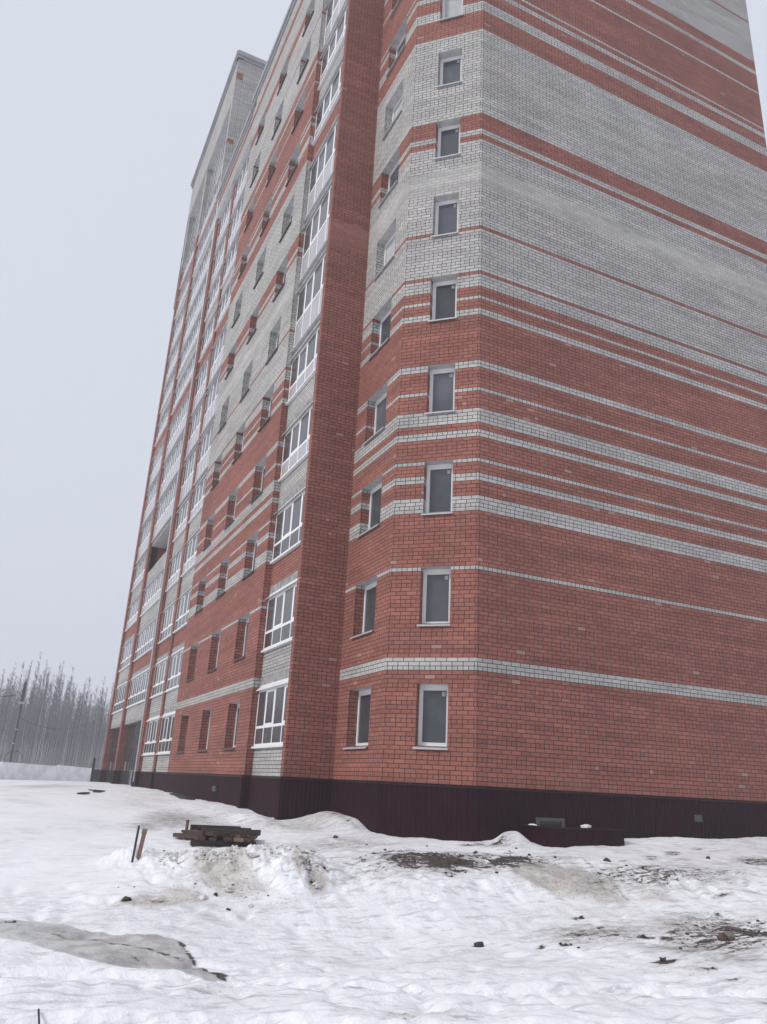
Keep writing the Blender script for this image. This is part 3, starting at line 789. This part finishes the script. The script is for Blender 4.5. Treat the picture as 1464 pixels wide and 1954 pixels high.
pwc = small_window(1.35, 1.4, .33, False, curtain=True); usc = [False]
for n, f in enumerate(FLO):
    a, u_ = (pwc, usc) if n in (5, 7) else (pw, us)
    put(a, u_, 8.083, 19.07, f + .8, R(-90))
rz = math.atan2(PA[1] - PB[1], PA[0] - PB[0])
pw = small_window(.75, 1.4, .31, True); us = [False]
pwc = small_window(.75, 1.4, .31, False, curtain=True); usc = [False]
dx, dy = (PA[0] - PB[0]) / LAB, (PA[1] - PB[1]) / LAB
for n, f in enumerate(FLO):
    a, u_ = (pwc, usc) if n == 8 else (pw, us)
    put(a, u_, PB[0] + dx * (LAB - 1.4), PB[1] + dy * (LAB - 1.4), f + .8, rz)

def loggia(W, kind, npan, ins=0.):
    """front glazing of one floor; local x from the far end towards the viewer"""
    z0 = {'T': .05, 'X': .15}.get(kind, .80); z1 = 2.42 if kind != 'X' else 5.1
    tr = z0 + (.50 if kind not in 'TX' else 1.03)
    b = MB(); y0, y1 = -.030, .035; e = .075
    b.box(0, e, y0, y1, z0, z1); b.box(W - e, W, y0, y1, z0, z1)
    b.box(e, W - e, y0, y1, z0, z0 + e); b.box(e, W - e, y0, y1, z1 - e, z1); b.box(e, W - e, y0 - .004, y1, tr, tr + .075)
    sp = W / npan
    for i in range(1, npan):
        x = i * sp
        b.box(x - .03, x + .03, y0 - .002, y1, z0 + e, tr); b.box(x - .045, x + .045, y0 - .002, y1, tr + .075, z1 - e)
    for i in range(npan):     # opening sashes
        a = max(i * sp + .045, e); c_ = min((i + 1) * sp - .045, W - e)
        if i % 2 == 1:
            zz0, zz1 = tr + .075, z1 - e
            b.box(a, a + .05, y0 - .005, y0, zz0, zz1); b.box(c_ - .05, c_, y0 - .005, y0, zz0, zz1); b.box(a + .05, c_ - .05, y0 - .005, y0, zz0, zz0 + .05); b.box(a + .05, c_ - .05, y0 - .005, y0, zz1 - .05, zz1)
    fr = b.build('loggia_glazing', M['pvc'], bld)
    b = MB(); b.quad((e, -.026, tr + .075), (W - e, -.026, tr + .075), (W - e, -.026, z1 - e), (e, -.026, z1 - e))
    b.build('upper_pane', M['dglass'], fr)
    b = MB(); b.quad((e, -.026, z0 + e), (W - e, -.026, z0 + e), (W - e, -.026, tr), (e, -.026, tr))
    b.build('lower_pane', M['panel'] if kind in 'TXP' else M['dglass'], fr)  # pale lower panes are glass with the sky reflection painted in
    b = MB()   # flashing over, drip sill under
    if kind != 'X':
        P = [(-.02, -.13, 2.40), (W + .02, -.13, 2.40), (W + .02, 0.04, 2.56), (-.02, .04, 2.56)]; Q = [(x, y, z - .015) for x, y, z in P]
        b.quad(*P); b.quad(*Q[::-1]); b.quad(Q[0], Q[1], P[1], P[0]); b.quad(Q[3], Q[0], P[0], P[3]); b.quad(Q[1], Q[2], P[2], P[1])
        b.box(0, W, -.005, .05, 2.42, 2.56)
    fl = b.build('flashing', M['white_sheet'], fr)
    b = MB(); b.box(-.02, W + .02, -.10, .03, z0 - .055, z0 - .002)
    b.build('sill', M['sheet'] if kind in 'TX' else M['white_sheet'], fr)
    return fr
def shopfront(W, npan):
    b = MB(); z0, z1 = -1.3, 2.6
    sp = W / npan
    for i in range(npan + 1):
        x = min(max(i * sp, .03), W - .03); b.box(x - .045, x + .045, -.014, .03, z0, z1)
    b.box(0, W, -.012, .025, 1.25, 1.33); b.box(0, W, -.012, .025, z1 - .08, z1)
    fr = b.build('shopfront', M['black'], bld)
    b = MB(); b.quad((0, 0, z0), (W, 0, z0), (W, 0, z1), (0, 0, z1)); b.build('pane', M['sglass'], fr)
    b = MB(); b.box(sp * 1.9, sp * 1.96, -.12, -.05, .0, .5); b.build('door_handle', M['galv'], fr)
    return fr
for y0, y1, pat, kd in BAYS:
    W = y1 - y0; npan = max(4, round(W / .74))
    cache = {}
    for n, k in enumerate(pat):
        if k == 'O': continue
        kk = ('N' if n < 3 else 'P') if k in 'WR' else k
        if kk not in cache:
            if kk == 'S': cache[kk] = (shopfront(W, round(W / .8)), [False])
            else: cache[kk] = (loggia(W, kk, npan), [False])
        pr_, us = cache[kk]
        x = XG if kk not in 'SX' else 7.2
        put(pr_, us, x, y1, 2.8 * n, R(-90))

# ---------------------------------------------------------------- far side of the yard: fence, pole, lamp, wood
def at_dist(px, dist):
    d = ray(px, 1465.); k = dist / math.hypot(d[0], d[1]); return d[0] * k, d[1] * k
def fence_line(pts, h, name, label):
    o = empty(name, (pts[0][0], pts[0][1], -1.6), label=label, cat='fence')
    off = o.location
    rg = random.Random(3)
    for (x0, y0), (x1, y1) in zip(pts, pts[1:]):
        L = math.dist((x0, y0), (x1, y1)); n = max(1, round(L / 4.0))
        a = math.atan2(y1 - y0, x1 - x0)
        for i in range(n):
            t = i / n
            x = x0 + (x1 - x0) * t; y = y0 + (y1 - y0) * t
            w = L / n
            zt = h(t) + rg.uniform(-.03, .03); t2 = (i + 1) / n; zt2 = h(t2) + rg.uniform(-.03, .03)
            b = MB(); e = .03; th = .08
            P = [(e, -th, -2.2), (w - e, -th, -2.2), (w - e, th, -2.2), (e, th, -2.2), (e, -th, zt), (w - e, -th, zt2), (w - e, th, zt2), (e, th, zt)]
            for f in ((0, 1, 5, 4), (1, 2, 6, 5), (2, 3, 7, 6), (3, 0, 4, 7), (4, 5, 6, 7), (3, 2, 1, 0)): b.quad(*[P[q] for q in f])
            p = b.build('panel', M['conc'], o); p.location = (x - off[0], y - off[1], -off[2]); p.rotation_euler = (0, 0, a)
            b = MB(); b.box(-.12, .12, -.13, .13, -2.2, zt - .06); p = b.build('post', M['conc'], o); p.location = (x - off[0], y - off[1], -off[2]); p.rotation_euler = (0, 0, a)
    return o
fa, fb = at_dist(-420, 56), at_dist(0, 62)
fc, fd = at_dist(110, 66), at_dist(185, 69)
fence_line([fa, fb, fc, fd], lambda t: .22 - .12 * t, 'concrete_fence', 'pale concrete panel fence across the snow in front of the woods')
# dark sheet gate at the building's far corner
gx, gy = at_dist(178, 60); hx, hy = at_dist(200, 60.2)
g = empty('sheet_metal_gate', (gx, gy, -1.0), label='dark corrugated metal gate with tall post beside the far corner of the block', cat='gate')
a = math.atan2(hy - gy, hx - gx); W = math.dist((gx, gy), (hx, hy))
b = MB(); b.box(-.07, .07, -.07, .07, -.8, 1.75); o = b.build('post', M['black'], g); o.rotation_euler = (0, 0, a)
b = MB()
k = 0.08
while k < W:
    b.box(k, k + .1, -.03, .0, -.6, 1.02); b.box(k + .1, k + .16, -.01, .015, -.6, 1.02); k += .16
o = b.build('panel', plain('dark_sheet', (.05, .05, .055), .5), g); o.rotation_euler = (0, 0, a)
b = MB(); b.box(.05, W, -.05, .03, 1.03, 1.10); b.box(.05, W, -.04, .02, 1.42, 1.47); o = b.build('rail', M['galv'], g); o.rotation_euler = (0, 0, a)

# utility pole
def tube_obj(name, pts, r, mat, parent=None, loc=(0, 0, 0)):
    b = MB()
    for p, q in zip(pts, pts[1:]): b.beam(p, q, r, sides=6, caps=False)
    return b.build(name, mat, parent, loc=loc)
px_, py_ = at_dist(17, 66)
top = EYE + 66 * (1465 - 1322) / FPX * 1.0
pole = empty('utility_pole', (px_, py_, -1.6), label='slim grey utility pole behind the concrete fence with a coil of cable hanging on it', cat='pole')
H = top + 1.6
b = MB(); b.beam((0, 0, 0), (0, 0, H - 1.75), .085, .07, 12); b.build('lower_pole', M['pole'], pole)
b = MB(); b.box(-.10, .10, -.10, .10, H - 1.75, H - .25); b.box(-.03, .03, -.03, .03, H - .25, H); b.build('upper_post', M['pole'], pole)
b = MB(); b.beam((-.55, 0, H - 1.15), (0.15, 0, H - 1.6), .04, sides=6); b.beam((-.4, 0, H - 1.1), (-.4, 0, H - 1.5), .05, sides=6); b.box(-.2, .2, -.2, .2, H - 1.82, H - 1.7); b.build('bracket', M['galv'], pole)
b = MB()
for hh in (3.1, 4.1): b.beam((0, 0, hh), (0, 0, hh + .07), .10, .10, 12)
b.build('strap', M['galv'], pole)
cx, n_ = .1, 28
pts = [(cx + .62 * math.cos(R(13 * i)) + .1, -.25, 2.0 + .62 * math.sin(R(13 * i))) for i in range(n_)]
c = tube_obj('cable_coil', pts, .025, M['cable'], pole)
def wire(name, a, b_, sag, label, r=.025):
    pts = []
    for i in range(17):
        t = i / 16; pts.append((a[0] + (b_[0] - a[0]) * t, a[1] + (b_[1] - a[1]) * t, a[2] + (b_[2] - a[2]) * t - sag * 4 * t * (1 - t)))
    o = tube_obj(name, pts, r, M['cable']); tag(o, label=label, cat='cable'); return o
qx, qy = at_dist(-400, 60)
wire('overhead_cable', (px_ - .45, py_, top - 1.2), (qx, qy, top + .3), 1.4, 'thin black overhead cable running left from the utility pole')
# street lamp
lx, ly = at_dist(178, 88)
ltop = EYE + 88 * (1472 - 1365) / FPX
lamp = empty('street_lamp', (lx, ly, -1.5), label='thin double-armed street lamp standing in front of the misty woods', cat='street lamp')
b = MB(); b.beam((0, 0, 0), (0, 0, ltop + 1.5), .06, .04, 8); b.build('pole', M['pole'], lamp)
for s in (-1, 1):
    b = MB(); b.beam((0, 0, ltop + 1.45), (s * .45, 0, ltop + 1.75), .035, sides=6); b.beam((s * .45, 0, ltop + 1.75), (s * .9, 0, ltop + 1.85), .035, sides=6); b.build('arm', M['galv'], lamp)
    b = MB(); b.box(s * 1.15 - .32, s * 1.15 + .32, -.12, .12, ltop + 1.83, ltop + 1.93); b.build('lamp_head', M['galv'], lamp)
lamp.rotation_euler = (0, 0, R(-5))
wire('overhead_cable', (px_ + .1, py_, EYE + 66 * (1465 - 1387) / FPX), (lx, ly, EYE + 88 * (1472 - 1382) / FPX), 1.0, 'thin dark cable slung between the utility pole and the double-armed lamp', .02)

# bare birches
def birch(seed, H, crown_lo):
    rg = random.Random(seed)
    tr = MB(); cr = MB()
    lean = (rg.uniform(-.4, .4), rg.uniform(-.4, .4))
    bend = [(0, 0)] + [(lean[0] * (i / 8) ** 1.4 + rg.uniform(-.07, .07), lean[1] * (i / 8) ** 1.4 + rg.uniform(-.07, .07)) for i in range(1, 9)]
    c = lambda t: (bend[min(7, int(t * 8))][0] + (bend[min(7, int(t * 8)) + 1][0] - bend[min(7, int(t * 8))][0]) * (t * 8 - min(7, int(t * 8))),
                   bend[min(7, int(t * 8))][1] + (bend[min(7, int(t * 8)) + 1][1] - bend[min(7, int(t * 8))][1]) * (t * 8 - min(7, int(t * 8))))
    for i in range(8):
        r0 = .13 * (1 - i / 8) ** .8 + .012; r1 = .13 * (1 - (i + 1) / 8) ** .8 + .012
        tr.beam((*bend[i], i / 8 * H), (*bend[i + 1], (i + 1) / 8 * H), r0, r1, 6, 0, False)
    for i in range(46):
        t = crown_lo + (1 - crown_lo) * (i / 46) ** .9; x, y = c(t); z = t * H
        a = rg.uniform(0, 2 * math.pi); L = (1.15 - t) * H * rg.uniform(.13, .26); up = rg.uniform(.7, 1.5)
        d = Vector((math.cos(a), math.sin(a), up)).normalized()
        p0 = Vector((x, y, z)); p1 = p0 + d * L
        cr.beam(p0, p1, .03 * (1.1 - t) + .008, .008, 3, 0, False)
        for k in range(16):
            s = rg.uniform(.2, 1); q = p0 + d * L * s
            dd = (d + Vector((rg.uniform(-1, 1), rg.uniform(-1, 1), rg.uniform(-.3, .9)))).normalized()
            l2 = L * rg.uniform(.2, .5); e = q + dd * l2
            sd_ = dd.cross(Vector((rg.uniform(-1, 1), rg.uniform(-1, 1), rg.uniform(-1, 1)))).normalized()
            wq = rg.uniform(.006, .011)
            cr.tri(q - sd_ * wq, q + sd_ * wq, e)
            for j in range(2):
                q2 = q + dd * l2 * rg.uniform(.3, .9); e2 = q2 + (dd + Vector((rg.uniform(-1, 1), rg.uniform(-1, 1), rg.uniform(-.8, .6)))).normalized() * l2 * .5
                cr.tri(q2 - sd_ * .006, q2 + sd_ * .006, e2)
    return tr, cr
PROT = []
for i in range(6):
    tr, cr = birch(40 + i, random.uniform(15, 19), random.choice([.35, .42, .5]))
    r_ = empty('birch_tree', (0, 0, 0))
    tr.build('trunk', M['birch'] if i % 3 == 0 else plain('grey_bark', (.20, .19, .19), .9, noise=.3, scale=3), r_, smooth=True)
    cr.build('crown', M['twig'], r_)
    PROT.append([r_, False])
rg = random.Random(11)
k = 0
for row, (dist, step) in enumerate(((150, 3.6), (158, 4.2))):
    px = -55 + rg.uniform(0, 8)
    while px < 235:
        x, y = at_dist(px, dist + rg.uniform(-3, 3))
        pr_ = PROT[rg.randrange(6)]
        o = pr_[0] if not pr_[1] else copy_tree(pr_[0]); pr_[1] = True
        o.location = (x, y, -1.7); o.rotation_euler = (0, 0, rg.uniform(0, 6.28)); s = rg.uniform(.66, .88); o.scale = (s, s, s)
        pale = PROT.index(pr_) % 3 == 0
        tag(o, label='bare misty birch with pale trunk in the wood beyond the concrete fence' if pale else 'bare grey-trunked tree in the fog beyond the concrete fence', cat='tree', group='pale birches along the edge of the wood' if pale else 'grey-trunked bare trees along the edge of the wood')
        px += step * rg.uniform(.7, 1.3)
        k += 1
for pr_ in PROT:
    if not pr_[1]:
        for ch in list(pr_[0].children): bpy.data.objects.remove(ch)
        bpy.data.objects.remove(pr_[0])
# the wood behind reads as one mass
def far_wood():
    rg = random.Random(21); b = MB()
    for i in range(1300):
        px = rg.uniform(-2600, 320); dist = rg.uniform(164, 200)
        az_ = math.atan2(*at_dist(max(px, -600), 10)) if px >= -600 else math.atan2(*at_dist(-600, 10)) - (-600 - px) / 2000 * 1.6
        x, y = math.sin(az_) * dist, math.cos(az_) * dist
        H_ = rg.uniform(14.5, 19.5) * (1 + .1 * math.sin(px * .03))
        b.beam((x, y, -2), (x + rg.uniform(-.4, .4), y, H_ * .7), .15, .07, 3, 0, False)
        for j in range(300):
            t = rg.uniform(.0, 1) ** (1.0 if j % 3 else 1.6); z = H_ * t; r = 2.3 * (1.25 - t) * rg.uniform(.2, 1); a = rg.uniform(0, 6.28)
            e = (x + math.cos(a) * r, y + math.sin(a) * r, z + r * rg.uniform(.4, 1.5))
            wq = rg.uniform(.022, .055) * (1.5 - t)
            b.tri((x - wq, y, z), (x + wq, y, z + .08), e)
    return b
o = far_wood().build('distant_wood', [M['twig'], M['birch']])
tag(o, label='grey mass of bare trees fading into the fog', cat='woods', kind='stuff')

# ---------------------------------------------------------------- things lying in the snow
def on_ground(px, py, dz=0.):
    x, y = gp(px, py); return x, y, gz(x, y) + dz
# stacked pallets
x, y, z = on_ground(424, 1606)
VA = math.atan2(x, y)          # bearing from the viewer
def pallet(name, loc, rz, W_, D_, nb, lift, label, mats):
    p = empty(name, loc, rz, label=label, cat='pallet', group='weathered timber pallets stacked on the snow')
    rg = random.Random(int(lift * 100) + 5)
    for i in range(3):
        b = MB(); yy = (-.5 + i / 2) * (D_ - .1)
        b.box(-W_ / 2, W_ / 2, yy - .05, yy + .05, lift, lift + .09); o = b.build('runner', mats[0], p); o.rotation_euler = (0, 0, rg.uniform(-.02, .02))
    for i in range(nb):
        b = MB(); xx = (-.5 + i / (nb - 1)) * (W_ - .14) + rg.uniform(-.02, .02)
        b.box(-D_ / 2, D_ / 2, -.07, .07, lift + .09, lift + .125); o = b.build('board', mats[i % 2], p); o.rotation_euler = (0, 0, R(90) + rg.uniform(-.05, .05)); o.location = (xx, 0, 0)
    return p
L0 = .02
g_ = 'weathered timber pallets stacked on the snow'
p1 = empty('wooden_pallet', (x, y, z - .03), -VA + .10, label='lower brown timber pallet pressed into the snow, its board ends showing in front', cat='pallet', group=g_)
for i, (yy, xo, wd) in enumerate(((-.46, -.02, 1.20), (0, .0, 1.2), (.46, .02, 1.22))):
    b = MB(); b.box(-wd / 2, wd / 2, -.05, .05, 0, .12); o = b.build('runner', M['dwood'], p1); o.location = (xo, yy, 0); o.rotation_euler = (0, 0, (.02, -.03, .01)[i])
for i, (xx, ln, an, wd) in enumerate(((-.50, 1.10, .10, .07), (-.22, 1.22, -.03, .06), (.02, 1.16, .05, .08), (.27, 1.25, -.05, .09), (.52, 1.18, -.25, .08))):
    b = MB(); b.box(-ln / 2, ln / 2, -wd, wd, .122, .19); o = b.build('board', M['wood'] if i != 3 else M['lwood'], p1); o.rotation_euler = (0, 0, R(90) + an); o.location = (xx, -.04, 0)
p2 = empty('wooden_pallet', (x + .02, y + .05, z + .165), -VA + .05, label='upper timber pallet lying upside down with two black beams on its back edge', cat='pallet', group=g_)
for i, (xx, an) in enumerate(((-.50, .5), (-.2, .35), (.1, .1), (.4, -.1), (.6, -.2))):
    b = MB(); b.box(-.5, .5, -.065, .065, 0, .05); o = b.build('board', M['wood'], p2); o.rotation_euler = (0, 0, R(90) + an); o.location = (xx, 0, 0)
for i, (xo, yy, mt, wd, an, h0) in enumerate(((.13, -.38, M['wood'], 1.10, .05, .052), (.02, 0.05, M['dwood'], 1.02, .03, .056), (-.14, .45, M['dwood'], .98, .03, .06))):
    b = MB(); b.box(-wd / 2, wd / 2, -.05, .05, h0, h0 + .115); o = b.build('runner', mt, p2); o.location = (xo, yy, 0); o.rotation_euler = (0, 0, an)
for dx_, dy_, ang, ln, h_, lb in ((-.60, -.02, 2.25, .95, .10, 'long loose brown board sticking out at the left of the pallets'), (-.42, -.18, 2.2, 1.0, .17, 'loose brown board lying on the left edge of the pallets')):
    b = MB(); b.box(-ln / 2, ln / 2, -.07, .07, -.035, .035); o = b.build('loose_board', M['wood'])
    ca, sa = math.cos(-VA), math.sin(-VA)
    o.location = (x + dx_ * ca - dy_ * sa, y + dx_ * sa + dy_ * ca, z + h_); o.rotation_euler = (0, R(2), -VA + ang); tag(o, label=lb, cat='board')
p1.scale = (1, 1, .82); p2.scale = (1, 1, .82); p2.location.z -= .035
# iron rod and stakes
def stake(name, px, py, ptop, r, mat, label, cat, lean, box=False):
    x, y, z = on_ground(px, py); d = math.hypot(x, y)
    H_ = (py - ptop) / FPX * d * 1.02
    b = MB()
    if box: b.box(-r, r, -r * .8, r * .8, -.25, H_)
    else: b.beam((0, 0, -.25), (0, 0, H_), r, r, 8)
    if name == 'iron_rod': b.beam((0, 0, H_), (0, 0, H_ + .015), r * 1.5, r * 1.3, 8)
    if box: b.box(-r * 1.25, r * 1.15, -r, r, H_ - .06, H_ + .012)
    o = b.build(name, mat, loc=(x, y, z)); o.rotation_euler = lean; tag(o, label=label, cat=cat); return o
stake('iron_rod', 354, 1602, 1573, .028, M['rust'], 'rusty iron rod standing upright at the left end of the pallet stack', 'rod', (0, 0, 0))
stake('thin_stake', 251, 1654, 1598, .018, M['black'], 'thin black rod stuck in the snow beside the wooden stake', 'stake', (0, R(3), -.3))
stake('wooden_stake', 262, 1651, 1606, .030, M['lwood'], 'thick brown wooden stake with split top leaning in the snow', 'stake', (0, R(6), -.3), True)
# plank by the far plinth and dark boards on the drift
def slab(name, pxa, pya, pxb, pyb, wd, th, mat, label, cat='plank', lift=.02):
    xa, ya, za = on_ground(pxa, pya); xb, yb, zb = on_ground(pxb, pyb)
    L = math.dist((xa, ya), (xb, yb)); b = MB(); b.box(0, L, -wd / 2, wd / 2, -th / 2, th / 2)
    o = b.build(name, mat, loc=(xa, ya, za + lift)); o.rotation_euler = (0, -math.atan2(zb - za, L), math.atan2(yb - ya, xb - xa)); tag(o, label=label, cat=cat); return o
def lump(name, x, y, z, r, mat, label, cat, seed, flat=.6, group=None, ext=(1, 1), rough=.35):
    import bmesh
    bm = bmesh.new(); bmesh.ops.create_icosphere(bm, subdivisions=3, radius=1)
    rg = random.Random(seed); o1 = [rg.uniform(-9, 9) for _ in range(3)]
    planes = [(Vector((rg.gauss(0, 1), rg.gauss(0, 1), rg.gauss(0, 1))).normalized(), rg.uniform(.62, .9)) for _ in range(13)]
    for v in bm.verts:
        for pn_, dd_ in planes:
            k_ = v.co.dot(pn_) - dd_
            if k_ > 0: v.co -= pn_ * k_
        p = v.co
        n = float(fbm(np.array([p.x * 1.3 + o1[0] + p.z]), np.array([p.y * 1.3 + o1[1] - p.z * .7]), 3)[0])
        s = 1 + n * rough
        v.co = Vector((p.x * r * s * ext[0], p.y * r * s * ext[1], p.z * r * s * flat))
    me = bpy.data.meshes.new(name); bm.to_mesh(me); bm.free(); me.materials.append(mat)
    me.polygons.foreach_set('use_smooth', [rough < .25] * len(me.polygons))
    o = bpy.data.objects.new(name, me); col.objects.link(o); o.location = (x, y, z); o.rotation_euler = (0, 0, rg.uniform(0, 6))
    tag(o, label=label, cat=cat, group=group); return o
xa, ya = 6.1, 28.0
for nm, x0, y0, x1, y1, wd, lb in (('plank', 6.15, 27.2, 6.3, 30.6, .32, 'dark flat board half buried along the far plinth wall'),):
    b = MB(); L = math.dist((x0, y0), (x1, y1)); b.box(0, L, -wd / 2, wd / 2, -.04, .04)
    o = b.build(nm, M['dwood'], loc=(x0, y0, gz(x0, y0) + .03)); o.rotation_euler = (0, R(-1.0), math.atan2(y1 - y0, x1 - x0)); tag(o, label=lb, cat='plank')
slab('board_scrap', 172, 1510, 190, 1510, .2, .05, M['dwood'], 'short dark board on the snow crest near the far corner, upper one', 'board')
slab('board_scrap', 182, 1517, 195, 1513, .2, .05, M['dwood'], 'short dark board on the snow crest near the far corner, lower one', 'board')
slab('board_scrap', 152, 1524, 164, 1521, .2, .05, M['dwood'], 'small dark board lying left of the others on the snow crest', 'board')
slab('charred_stick', 486, 1621, 508, 1617, .06, .05, M['dwood'], 'short black stick lying right of the pallet stack', 'stick')
slab('twig', 72, 1937, 76, 1949, .012, .012, M['cable'], 'tiny dark twig in the snow at the lower left', 'twig')

snowm = plain('dirty_snow_lump', (.60, .585, .565), .85, noise=.25, scale=14, bump=.03)
snowc = plain('clean_snow_lump', (.78, .785, .81), .8, noise=.05, scale=6, bump=.01)
CL = [(350, 1648, .22, 'large dirty snow block left of the ploughed heap', .8), (562, 1648, .13, 'rounded grey snow block crowning the right heap', .8), (565, 1665, .09, 'small snow block under the crowning block', .8),
      (606, 1688, .10, 'pale snow block in the muddy patch of the right heap', .7), (590, 1660, .12, 'grit-covered snow block on the right heap', .6), (480, 1660, .15, 'flat snow slab on the middle heap', .5),
      (395, 1655, .15, 'broken snow block near the top of the middle heap', .6), (430, 1640, .14, 'topmost broken snow block of the middle heap', .6), (388, 1710, .10, 'pointed snow chunk at the foot of the middle heap', .7),
      (440, 1695, .11, 'snow chunk beside the black clod on the middle heap', .6), (300, 1715, .10, 'snow chunk in the brown streak at the left', .5), (480, 1722, .08, 'small chunk below the middle heap', .6)]
for i, (px, py, r, lb, fl) in enumerate(CL):
    x, y, z = on_ground(px, py); lump('snow_chunk', x, y, z - r * .02, r * .8, snowm, lb, 'snow chunk', 60 + i, fl * .8, rough=1.0)
MD = [(618, 1669, .05, 'black frozen clod at the right edge of the right heap'), (594, 1686, .045, 'black clod low in the muddy patch of the right heap'), (412, 1707, .05, 'largest black clod on the middle heap'), (241, 1716, .07, 'black clod in the brown streak at the left'),
      (1158, 1641, .09, None), (912, 1800, .09, 'dark clump of rubbish alone in the foreground snow'), (1266, 1834, .06, None), (642, 1601, .09, 'white-flecked dark lump near the corner of the plinth'), (436, 1736, .035, None), (1353, 1640, .08, 'round dark clod at the far right near the plinth'),
      (870, 1645, .05, None), (907, 1628, .07, None), (858, 1649, .05, None), (948, 1666, .04, None), (1195, 1650, .04, None), (1110, 1752, .045, None), (1090, 1806, .03, None), (1070, 1805, .03, None), (1080, 1805, .03, None), (1104, 1812, .025, None), (1230, 1790, .05, None), 
      (700, 1612, .04, None), (815, 1614, .04, None), (735, 1626, .04, None), (500, 1640, .03, None), (538, 1626, .035, None), (445, 1690, .028, None), (372, 1693, .025, None),
      (985, 1620, .04, None), (1060, 1640, .035, None), (1010, 1632, .045, None), (1052, 1612, .03, None), (760, 1612, .03, None), (512, 1707, .02, None), (470, 1708, .02, None), (1300, 1815, .03, None)]
for i, (px, py, r, lb) in enumerate(MD):
    x, y, z = on_ground(px, py)
    lump('mud_clod', x, y, z + r * .2, r * .62, M['mudclod'], lb or 'small dark frozen clod scattered on the snow', 'clod', 200 + i, .8, None if lb else 'small dark clods scattered over the snow', (1, 1.3), .8)
x, y, z = on_ground(1378, 1797)
lump('brick_rubble', x, y, z + .03, .075, M['rust'], 'reddish brown rubble lump with jagged top in the lower right snow', 'rubble', 401, .9)
x, y, z = on_ground(1393, 1796)
lump('stone_rubble', x, y, z + .04, .085, M['stone'], 'rounded grey-brown stone beside the reddish lump in the lower right', 'stone', 402, .8)
def scatter(name, field, lo, n, r0, r1, mat, label, seed, cat, ymax=17):
    rg = random.Random(seed); b = MB(); N_ = 60000
    rs = np.random.RandomState(seed); X = rs.uniform(.2, 16, N_); Y = rs.uniform(5, ymax, N_)
    f = field(X, Y); keep = (f > lo) & (rs.rand(N_) < (f - lo) * 2)
    X, Y = X[keep][:n], Y[keep][:n]; Z = hfull(X, Y)
    for x, y, z in zip(X, Y, Z):
        r = rg.uniform(r0, r1) * (1 if rg.random() < .85 else 1.7); k = rg.randint(5, 7); n0 = len(b.v); a0 = rg.uniform(0, 6)
        top = []
        for lv, (rr_, hh) in enumerate(((1.0, -.3), (rg.uniform(.8, 1.05), rg.uniform(.2, .4)), (rg.uniform(.3, .6), rg.uniform(.55, .9)))):
            for i in range(k):
                a = a0 + 6.283 * i / k; q = rr_ * rg.uniform(.75, 1.15)
                b.v.append((x + math.cos(a) * r * q * 1.2, y + math.sin(a) * r * q, z + r * (hh * .8 - .1 + rg.uniform(-.12, .12))))
        for lv in range(2):
            for i in range(k):
                j = (i + 1) % k; b.f.append((n0 + lv * k + i, n0 + lv * k + j, n0 + (lv + 1) * k + j, n0 + (lv + 1) * k + i)); b.m.append(0); b.uv.append([(0, 0)] * 4)
        b.f.append(tuple(n0 + 2 * k + i for i in range(k))); b.m.append(0); b.uv.append([(0, 0)] * k)
    o = b.build(name, mat); tag(o, label=label, cat=cat, kind='stuff'); return o
hp = lambda X, Y: (bump2(X, Y, 3.3, 13.1, .85, .8, .3, 1.0) + bump2(X, Y, 4.45, 12.1, .25, .6, .5, .8) + bump2(X, Y, 1.9, 11.9, .7, .14, -.4, .48))
scatter('snow_rubble', hp, .42, 520, .010, .036, snowm, 'broken dirty snow lumps covering the ploughed heap', 5, 'snow rubble')
scatter('mud_crumbs', lambda X, Y: stains(DARK, X, Y), .42, 520, .006, .020, M['mudclod'], 'fine mud crumbs strewn over the stained snow', 6, 'mud crumbs')
scatter('grit', lambda X, Y: hp(X, Y) * .9, .3, 130, .006, .016, M['mudclod'], 'dark grit speckling the ploughed heap', 8, 'grit')
# loose scoops of snow on the coping of the window well
for i, (x, y, lb, r) in enumerate(((10.92, 15.1, 'little snow cap on the left end of the window well', .10), (12.45, 15.2, 'long snow cap on the rim of the window well, right part', .15))):
    lump('snow_patch', x, y, -.745, r, snowc, lb, 'snow', 500 + i, .35, ext=(1.4, .7), rough=.2)

# ---------------------------------------------------------------- fog in the air
b = MB(); b.box(-660, 660, -660, 660, -3.6, 52)
hz = b.build('haze', [])
mt = bpy.data.materials.new('fog_air'); mt.use_nodes = True
t = mt.node_tree; t.nodes.clear()
ou = t.nodes.new('ShaderNodeOutputMaterial'); vp = t.nodes.new('ShaderNodeVolumePrincipled')
vp.inputs['Color'].default_value = (.78, .79, .84, 1); vp.inputs['Density'].default_value = .0020; vp.inputs['Anisotropy'].default_value = .1
t.links.new(vp.outputs[0], ou.inputs['Volume'])
hz.data.materials.append(mt)
tag(hz, label='pale winter fog filling the air over the yard', cat='haze', kind='stuff')
